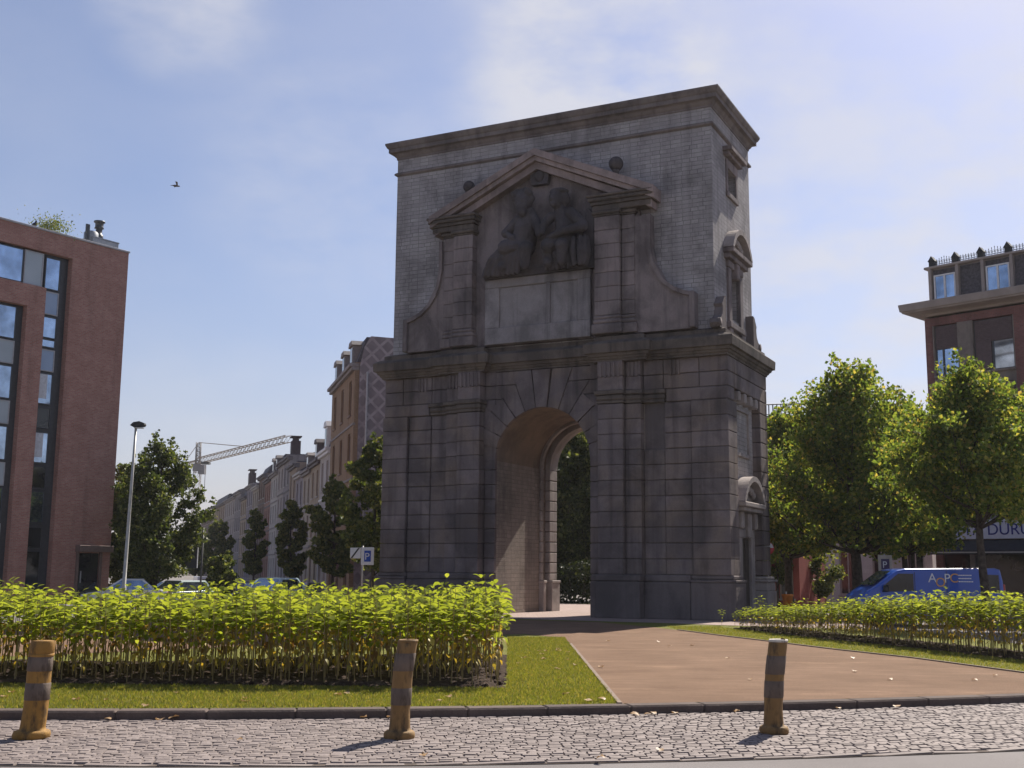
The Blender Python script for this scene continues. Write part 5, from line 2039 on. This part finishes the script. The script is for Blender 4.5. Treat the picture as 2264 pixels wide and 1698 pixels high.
mb.tube([(0, -.03, 0), (0, -.03, .08)], .01, 5)
mb.build('pigeon_body', plain('dark_feathers', (.04, .04, .05), .9), pg)


# ================================================================== bollards
def dirty(name, c1, c2, dark=(.05, .035, .022)):
    m = NT(name, .75, .3)
    c = m.ramp(m.noise(7, 6, m.map(m.obj(), (1, 1, .6))), [(.3, c1), (.7, c2)])
    c = m.mix(m.ramp(m.noise(11, 7, m.map(m.obj(), (1, 1, .35), (3, 1, 2)), .65), [(.5, 0), (.66, .85)]), c, dark)
    m.col(c)
    m.bump(m.noise(40, 5), .5, .008)
    return m.mat


BOL_Y = dirty('dirty_yellow_rubber', (.25, .13, .03), (.34, .185, .045))
BOL_B = dirty('brown_yellow_rubber', (.19, .11, .042), (.27, .16, .06))
BOL_G = dirty('dirty_grey_reflector', (.10, .075, .06), (.17, .128, .10))
BOL_W = dirty('pale_broken_rim', (.5, .45, .38), (.62, .56, .48))


def bollard(label, base, top, h, r0, broken, seed, brown, bands, squash):
    rng = np.random.default_rng(seed)
    rt = empty('bollard', (base[0], base[1], -.1))
    tag(rt, label, 'bollard', 'worn bollards on the cobbles')
    lx, ly = top[0] - base[0], top[1] - base[1]
    N = 26
    ph = 1.7 * seed

    def ring(prof, mb, mat=0, jag=0.0, capt=True):
        v = []
        for i, (r_, z) in enumerate(prof):
            for k in range(N):
                a = 2 * PI * k / N
                rr = r_ * (1 + .025 * math.sin(2 * a + z * 3 + seed) + .018 * math.sin(5 * a + z * 9 + ph))
                kink = squash * math.exp(-((z - .28) / .1) ** 2)
                t = z / h
                zz = z
                if jag and i == len(prof) - 1:
                    zz = z + jag * (math.sin(3 * a + ph) + .6 * math.sin(7 * a + 2))
                v.append((rr * math.cos(a) * (1 - kink * .3) + lx * t + .02 * math.sin(z * 4 + seed), rr * math.sin(a) + ly * t, zz))
        f = []
        for i in range(len(prof) - 1):
            for k in range(N):
                f.append((i * N + k, i * N + (k + 1) % N, (i + 1) * N + (k + 1) % N, (i + 1) * N + k))
        if capt:
            f.append([(len(prof) - 1) * N + k for k in range(N)])
        mb.add(v, f, mat, True)
    mb = MB()
    body = [(r0 * 1.44, 0), (r0 * 1.5, .015), (r0 * 1.52, .04), (r0 * 1.46, .07), (r0 * 1.3, .082), (r0 * 1.06, .088), (r0 * 1.03, .12), (r0 * 1.02, .2)] + [(r0 * 1.02, z) for z in np.linspace(.24, .5, 7)] + [(r0 * (1.02 - .04 * (z - .5)), z) for z in np.linspace(.52, h * .985, 10)]
    if broken:
        body += [(r0 * .97, h), (r0 * .75, h - .01), (r0 * .7, h - .10)]
        ring(body[:-2], mb, 0, .022, False)
        inner = [(r0 * .94, h - .002), (r0 * .74, h - .03), (r0 * .7, h - .16), (.01, h - .17)]
        ring(inner, mb, 0, 0, True)
    else:
        body += [(r0 * .9, h), (r0 * .5, h + .006), (.01, h + .008)]
        ring(body, mb, 0)
    mb.build('post_body', BOL_B if brown else BOL_Y, rt)
    for z0, z1, k in bands:
        mb = MB()
        ring([(r0 * 1.03, z0 - .004), (r0 * 1.055, z0), (r0 * 1.055, z1), (r0 * 1.03, z1 + .004)], mb, 0, 0, False)
        mb.build('reflective_band' if k == 0 else 'yellow_band', BOL_G if k == 0 else BOL_Y, rt)
    mb = MB()
    if broken:
        prof = [(r0 * 1.0, h - .012), (r0 * 1.05, h), (r0 * .98, h + .018), (r0 * .82, h + .010), (r0 * .80, h - .02)]
        ring(prof, mb, 0, .0, False)
        mb.build('broken_rim', BOL_W if broken == 2 else BOL_B, rt)
    else:
        ring([(r0 * 1.03, h - .13), (r0 * 1.08, h - .12), (r0 * 1.08, h - .02), (r0 * 1.0, h + .002)], mb, 0, 0, False)
        ring([(r0 * 1.04, h - .165), (r0 * 1.1, h - .16), (r0 * 1.1, h - .135), (r0 * 1.04, h - .13)], mb, 0, 0, False)
        mb.build('collar', BOL_Y, rt)
    return rt


k7 = 1.06
bollard('yellow topped bollard leaning right, leftmost of the three', (-5.10, 12.9), (-5.01, 12.93), 1.01, .124, 0, 1, False, ((.70, .845, 0), (.40, .57, 0)), .05)
bollard('crumpled brown bollard with a torn open top before the sunflowers', (-1.205, 13.12), (-1.11, 13.1), 1.03, .110, 1, 2, True, ((.36, .53, 0), (.72, .9, 0)), .25)
bollard('straight brown bollard with a pale chipped rim before the gravel path', (3.02, 13.8), (3.08, 13.8), 1.03, .108, 2, 3, True, ((.66, .86, 0), (.40, .58, 0)), .2)

# ================================================================== sunflower beds
LEAF_SUN = leaf_mat('sunflower_leaf', [(0, (.15, .185, .022)), (.5, (.19, .228, .03)), (1, (.25, .275, .045))], .64, (1.65, 1.55, .9), .8, .08)
LEAF_YEL = leaf_mat('withered_leaf', [(0, (.40, .30, .05)), (.4, (.55, .42, .08)), (.65, (.26, .24, .06)), (.85, (.28, .17, .07)), (1, (.14, .08, .035))], .4, (1.2, 1.0, .5))
STEM = leaf_mat('sunflower_stem', [(0, (.19, .15, .06)), (.6, (.26, .19, .08)), (1, (.22, .21, .07))], .05)


def sun_leaf(base, az, length, width, pitch, droop, fold):
    """heart-shaped leaf: 10 verts, 6 quads (tip ones degenerate to triangles kept as quads)"""
    t = np.array([0, .22, .5, .78, 1.0])
    wd = np.array([.12, .95, 1.0, .55, .0]) * width * .5
    ang = pitch - droop * t
    seg = np.diff(t) * length
    x = np.concatenate([[0], np.cumsum(np.cos((ang[1:] + ang[:-1]) / 2) * seg)])
    z = np.concatenate([[0], np.cumsum(np.sin((ang[1:] + ang[:-1]) / 2) * seg)])
    c, s_ = math.cos(az), math.sin(az)
    v = []
    for i in range(5):
        for k in (-1, 0, 1):
            y = k * wd[i]
            zz = z[i] + abs(k) * wd[i] * fold
            v.append((base[0] + x[i] * c - y * s_, base[1] + x[i] * s_ + y * c, base[2] + zz))
    f = []
    for i in range(4):
        for k in (0, 1):
            f.append((i * 3 + k, i * 3 + k + 1, i * 3 + k + 4, i * 3 + k + 3))
    return v, f


def make_sunflower(seed, H):
    rng = np.random.default_rng(seed)
    lv, lf, lm = [], [], []
    bend = rng.uniform(-.04, .04, 2)

    def stem_pt(z):
        t = z / H
        return np.array([bend[0] * t * t + .01 * math.sin(t * 5 + seed), bend[1] * t * t, z])
    n = 10
    for i in range(n):
        t = (i + .6) / n
        z = H * (.16 + .84 * t ** .85)
        p = stem_pt(min(z, H))
        a0 = i * PI / 2 + rng.uniform(-.4, .4)
        for a in (a0, a0 + PI):
            if t < .33:                   # withered lower leaves hang down
                if rng.uniform() < .42:
                    continue
                L, w, pi_, dr, m_ = rng.uniform(.09, .17), rng.uniform(.025, .07), rng.uniform(-.9, -.2), rng.uniform(.5, 1.2), 1
            elif t < .47:
                L, w, pi_, dr, m_ = rng.uniform(.11, .17), rng.uniform(.06, .10), rng.uniform(-.3, .3), rng.uniform(.6, 1.4), int(rng.uniform() < .3)
            elif t < .9:
                if rng.uniform() < .12:
                    continue
                L, w, pi_, dr, m_ = rng.uniform(.15, .24), rng.uniform(.125, .19), rng.uniform(.0, .4), rng.uniform(.4, 1.0), 0
            else:
                L, w, pi_, dr, m_ = rng.uniform(.09, .15), rng.uniform(.05, .08), rng.uniform(.4, .95), rng.uniform(.3, .9), 0
            pet = .035 + .03 * (t > .4)
            b = p + np.array([math.cos(a) * pet, math.sin(a) * pet, pet * .4 * (1 if pi_ > 0 else -1)])
            v, f = sun_leaf(b, a + rng.uniform(-.2, .2), L, w, pi_, dr, rng.uniform(.15, .45))
            o = len(lv)
            lv += v
            lf += [[q + o for q in g_] for g_ in f]
            lm += [m_] * len(f)
    mb = MB()
    zs = np.linspace(0, H, 6)
    mb.tube([tuple(stem_pt(z) - np.array([0, 0, .02 if i == 0 else 0])) for i, z in enumerate(zs)], [.0095, .009, .008, .007, .006, .004], 5)
    sv, sf = np.array(mb.v), np.array([f for f in mb.f if len(f) == 4])
    return np.array(lv), np.array(lf), np.array(lm), sv, sf


VAR = [make_sunflower(100 + i, 1.22) for i in range(9)]
VMESH = []
for i, (lv, lf, lm, sv, sf) in enumerate(VAR):
    VMESH.append((np_mesh('sunflower_stem', sv, sf, STEM, smooth=True), np_mesh('sunflower_foliage', lv, lf, [LEAF_SUN, LEAF_YEL], lm, True)))


def fill(poly, sp, seed):
    rng = np.random.default_rng(seed)
    x0, x1 = min(p[0] for p in poly), max(p[0] for p in poly)
    y0, y1 = min(p[1] for p in poly), max(p[1] for p in poly)
    out = []
    y = y0 + .36
    j = 0
    while y < y1:
        x = x0 + (sp / 2 if j % 2 else 0)
        while x < x1:
            q = (x + rng.uniform(-.07, .07), y + rng.uniform(-.07, .07))
            if inside(poly, *q):
                out.append(q)
            x += sp
        y += sp * .9
        j += 1
    return out


def bed_plants(poly, sp, seed, n_ind, label, group, stuff_label, hfun, keyf):
    rng = np.random.default_rng(seed)
    pts = sorted(fill(poly, sp, seed), key=keyf)
    S_v, S_f, S_m, L_v, L_f, L_m = [], [], [], [], [], []
    so = lo = 0
    roots = {}
    for i, (x, y) in enumerate(pts):
        k = int(rng.integers(0, len(VAR)))
        sc = hfun(x, y) / 1.22 * rng.uniform(.88, 1.10)
        if rng.uniform() < .04:
            sc *= 1.09
        wsc = .55 + .45 * sc
        rz = rng.uniform(0, 2 * PI)
        tx, ty = rng.uniform(-.05, .05, 2)
        if i < n_ind:
            rt = link('sunflower_plant', VMESH[k][0])
            rt.location = (x, y, .03)
            rt.rotation_euler = (tx, ty, rz)
            rt.scale = (wsc, wsc, sc)
            fo = link('foliage', VMESH[k][1], rt)
            tag(rt, label, 'sunflower', group)
        else:
            lv, lf, lm, sv, sf = VAR[k]
            M = np.array(Matrix.Rotation(ty, 3, 'Y') @ Matrix.Rotation(tx, 3, 'X') @ Matrix.Rotation(rz, 3, 'Z')) @ np.diag([wsc, wsc, sc])
            o3 = np.array([x, y, .03])
            S_v.append(sv @ M.T + o3)
            S_f.append(sf + so)
            so += len(sv)
            L_v.append(lv @ M.T + o3)
            L_f.append(lf + lo)
            L_m.append(lm)
            lo += len(lv)
    if S_v:
        st = link('sunflower_mass', np_mesh('sunflower_mass', np.concatenate(S_v), np.concatenate(S_f), STEM, smooth=True))
        tag(st, stuff_label, 'sunflowers', kind='stuff')
        link('foliage', np_mesh('foliage', np.concatenate(L_v), np.concatenate(L_f), [LEAF_SUN, LEAF_YEL], np.concatenate(L_m), True), st)


def h_left(x, y):
    return 1.23 + .004 * max(0, y - 18) + .05 * max(0, (x + 4) / 4) + .05 * math.sin(x * 1.3 + 1) + .045 * math.sin(x * 3.1 + y * 1.7)


def h_right(x, y):
    return float(np.interp(y, [20, 28, 31, 34, 38], [1.26, 1.15, .98, .74, .48]))


bed_plants(BED_L, .325, 3, 185, 'leafy young sunflower in the front rows of the bed left of the path', 'young sunflowers left of the path', 'dense green mass of young sunflowers deeper in the left bed',
           h_left, lambda p: p[1] + (100 if p[0] < -8.3 else 0) - .9 * (p[0] > -.5))


def dist_front(p):
    for (a, b), (c_, d) in zip(BED_R_F[:-1], BED_R_F[1:]):
        if d <= p[1] <= b:
            t = (p[1] - b) / (d - b)
            return p[0] - (a + (c_ - a) * t)
    return 9


bed_plants(BED_R, .29, 4, 115, 'leafy young sunflower at the grass edge of the bed right of the path', 'young sunflowers right of the path', 'green mass of young sunflowers at the back of the right bed',
           h_right, lambda p: round(dist_front(p) / .35) * 40 + p[1])
# two stray plants by the gate corner
for k, (x, y, sc, lab) in enumerate(((6.9, 38.9, .42, 'stray small sunflower at the dark corner of the gate'), (7.25, 38.5, .34, 'second stray sunflower, shorter, beside the gate corner'), (8.05, 38.2, .78, 'taller leafy sunflower standing alone before the gate side door'))):
    rt = link('sunflower_plant', VMESH[k][0])
    rt.location = (x, y, .0)
    rt.scale = (sc + .1, sc + .1, sc)
    link('foliage', VMESH[k][1], rt)
    tag(rt, lab, 'sunflower')

# ================================================================== fallen leaves
DRY = leaf_mat('dry_fallen_leaf', [(0, (.22, .11, .05)), (.5, (.36, .22, .11)), (1, (.50, .38, .22))], .2, (1, .9, .7))
LM = []
for k in range(5):
    rng = np.random.default_rng(300 + k)
    v, f = sun_leaf((0, 0, .012), 0, rng.uniform(.10, .16), rng.uniform(.08, .12), rng.uniform(.1, .5), rng.uniform(.4, 1.4), rng.uniform(.1, .6))
    v = np.array(v) + rng.normal(size=(15, 3)) * .006
    v[:, 2] = np.abs(v[:, 2]) * .8 + .004
    LM.append(np_mesh('fallen_leaf', v, np.array(f), DRY, smooth=True))


def drop_leaf(x, y, z, lab, grp):
    o = link('fallen_leaf', LM[random.randrange(5)])
    o.location = (x, y, z)
    o.rotation_euler = (random.uniform(-.15, .15), random.uniform(-.15, .15), random.uniform(0, 6.28))
    s_ = random.uniform(.6, 1.05)
    o.scale = (s_, s_, s_)
    tag(o, lab, 'leaf', grp)


for k in range(34):
    x = random.uniform(-7.5, 1.4)
    y = random.uniform(y_kerb(x) + .33, 17.3) if random.random() < .55 else None
    if y is None:
        x, y = random.uniform(0, 1.4), random.uniform(17.5, 28)
    drop_leaf(x, y, .012, 'dry curled leaf lying on the lawn', 'dry leaves on the lawn')
for k in range(14):
    y = random.uniform(17, 30)
    drop_leaf(random.uniform(1.6, np.interp(y, [17, 21, 30], [9.5, 8.9, 6.3])), y, .008, 'dry leaf lying on the gravel path', 'dry leaves on the path')
for k in range(22):
    x = random.uniform(-7, 8)
    drop_leaf(x, y_kerb(x) - random.uniform(.05, .3) if random.random() < .7 else random.uniform(y_cob(x), y_kerb(x)), -.088, 'brown leaf lying on the cobbles near the kerb', 'brown leaves on the cobbles')

# ================================================================== light, sky, camera
AZ, EL = R(57), R(45)
sd = Vector((math.cos(EL) * math.cos(AZ), math.cos(EL) * math.sin(AZ), math.sin(EL)))
sun = bpy.data.lights.new('sun', 'SUN')
sun.energy = SUN_E = 4.2
sun.angle = R(.53)
sun.color = (1.0, .93, .82)
so_ = bpy.data.objects.new('sun', sun)
COL.objects.link(so_)
so_.rotation_euler = (-sd).to_track_quat('-Z', 'Y').to_euler()

w = bpy.data.worlds.new('World')
S.world = w
w.use_nodes = True
nt = w.node_tree
bg = nt.nodes['Background']
sky = nt.nodes.new('ShaderNodeTexSky')
sky.sky_type = 'NISHITA'
sky.sun_disc = False
sky.sun_elevation = EL
sky.sun_rotation = PI / 2 - AZ
sky.air_density = 1.0
sky.dust_density = .9
sky.ozone_density = 4.0
tc = nt.nodes.new('ShaderNodeTexCoord')
sep = nt.nodes.new('ShaderNodeSeparateXYZ')
nt.links.new(tc.outputs['Generated'], sep.inputs[0])


def wm(op, a, b):
    n = nt.nodes.new('ShaderNodeMath')
    n.operation = op
    for i, q in enumerate((a, b)):
        if isinstance(q, (int, float)):
            n.inputs[i].default_value = q
        else:
            nt.links.new(q, n.inputs[i])
    return n.outputs[0]


zz = wm('ADD', wm('MAXIMUM', sep.outputs[2], 0.0), .22)
cx, cy = wm('DIVIDE', sep.outputs[0], zz), wm('DIVIDE', sep.outputs[1], zz)
cmb = nt.nodes.new('ShaderNodeCombineXYZ')
nt.links.new(cx, cmb.inputs[0])
nt.links.new(cy, cmb.inputs[1])


def wnoise(sc, det, loc, st=(1, 1, 1)):
    mp = nt.nodes.new('ShaderNodeMapping')
    nt.links.new(cmb.outputs[0], mp.inputs[0])
    mp.inputs['Location'].default_value = loc
    mp.inputs['Scale'].default_value = st
    n = nt.nodes.new('ShaderNodeTexNoise')
    n.inputs['Scale'].default_value = sc
    n.inputs['Detail'].default_value = det
    n.inputs['Roughness'].default_value = .55
    nt.links.new(mp.outputs[0], n.inputs['Vector'])
    return n.outputs['Fac']


def wramp(f, st):
    r_ = nt.nodes.new('ShaderNodeValToRGB')
    e = r_.color_ramp.elements
    for i, (p, c_) in enumerate(st):
        e[i].position = p
        e[i].color = (c_, c_, c_, 1)
    nt.links.new(f, r_.inputs[0])
    return r_.outputs[0]


cov = wm('MULTIPLY', wramp(wnoise(.75, 3, CL1), [(.36, 0), (.66, 1)]), wramp(wnoise(1.8, 8, (2, 5, 0)), [(.28, .15), (.68, 1)])) if (CL1 := (3.1, 1.2, 0)) else None
def blob(d, inner, outer):
    """soft-edged region of sky round a direction"""
    vm = nt.nodes.new('ShaderNodeVectorMath')
    vm.operation = 'DOT_PRODUCT'
    nt.links.new(tc.outputs['Generated'], vm.inputs[0])
    vm.inputs[1].default_value = Vector(d).normalized()
    mr = nt.nodes.new('ShaderNodeMapRange')
    mr.interpolation_type = 'SMOOTHSTEP'
    nt.links.new(vm.outputs['Value'], mr.inputs['Value'])
    mr.inputs['From Min'].default_value = math.cos(R(outer))
    mr.inputs['From Max'].default_value = math.cos(R(inner))
    return mr.outputs[0]


puff = wramp(wnoise(5.0, 10, (1.3, 7.7, 0)), [(.36, .12), (.62, 1)])
wide = wramp(wnoise(1.3, 6, (4.3, 2.1, 0)), [(.25, .45), (.7, 1)])
cl_a = wm('MULTIPLY', blob((.063, .91, .408), 1, 8), puff)
cl_b = wm('MULTIPLY', blob((.33, .91, .25), 4, 19), wm('MULTIPLY', wide, puff))
cl_c = wm('MULTIPLY', blob((-.26, .86, .45), 1, 5), wm('MULTIPLY', puff, .6))
cl_d = wm('MULTIPLY', blob((-.15, .93, .33), 1, 8), wm('MULTIPLY', puff, .3))
cov = wm('MINIMUM', wm('ADD', wm('MULTIPLY', cov, .45), wm('ADD', wm('ADD', cl_a, cl_b), wm('ADD', cl_c, cl_d))), 1.0)
mx = nt.nodes.new('ShaderNodeMix')
mx.data_type = 'RGBA'
nt.links.new(wm('MULTIPLY', cov, .8), mx.inputs[0])
tint = nt.nodes.new('ShaderNodeMix')
tint.data_type = 'RGBA'
tint.blend_type = 'MULTIPLY'
tint.inputs[0].default_value = 1
tint.inputs[7].default_value = (1.05, .95, .97, 1)
nt.links.new(sky.outputs[0], tint.inputs[6])
hz = nt.nodes.new('ShaderNodeMix')
hz.data_type = 'RGBA'
nt.links.new(wm('MULTIPLY', wm('POWER', wm('SUBTRACT', 1.0, wm('MINIMUM', wm('MAXIMUM', sep.outputs[2], 0.0), 1.0)), 7.0), .75), hz.inputs[0])
nt.links.new(tint.outputs[2], hz.inputs[6])
hz.inputs[7].default_value = (4.0, 3.65, 4.25, 1)
nt.links.new(hz.outputs[2], mx.inputs[6])
mx.inputs[7].default_value = (6.3, 6.25, 6.6, 1)
nt.links.new(mx.outputs[2], bg.inputs[0])
bg.inputs[1].default_value = .060

hm = bpy.data.materials.new('haze')
hm.use_nodes = True
hm.node_tree.nodes.clear()
ho = hm.node_tree.nodes.new('ShaderNodeOutputMaterial')
pv = hm.node_tree.nodes.new('ShaderNodeVolumePrincipled')
pv.inputs['Color'].default_value = (.93, .93, .96, 1)
pv.inputs['Density'].default_value = .00018
pv.inputs['Anisotropy'].default_value = .2
hm.node_tree.links.new(pv.outputs[0], ho.inputs['Volume'])
mb = MB()
mb.box(-720, 720, -320, 920, -2.6, 36)
o = mb.build('haze', hm)
tag(o, 'thin summer haze in the air over the whole street', 'haze', kind='stuff')

cam = bpy.data.cameras.new('camera')
cam.sensor_width = 36
cam.lens = 36 * 2590 / 2264
cam.clip_end = 3000
co = bpy.data.objects.new('camera', cam)
COL.objects.link(co)
pt = math.atan2(1262 - 849, 2590)
c_, s_ = math.cos(pt), math.sin(pt)
rl = .0088
X0, U0, F0 = Vector((1, 0, 0)), Vector((0, -s_, c_)), Vector((0, c_, s_))
RX = X0 * math.cos(rl) + U0 * math.sin(rl)
UX = U0 * math.cos(rl) - X0 * math.sin(rl)
M = Matrix((RX, UX, -F0)).transposed().to_4x4()
M.translation = (0, 0, 1.7)
co.matrix_world = M
S.camera = co
S.view_settings.view_transform = 'Standard'
S.view_settings.look = 'None'
S.view_settings.exposure = 1.0
S.view_settings.gamma = 1.0
S.cycles.max_bounces = 6
S.cycles.use_denoising = True
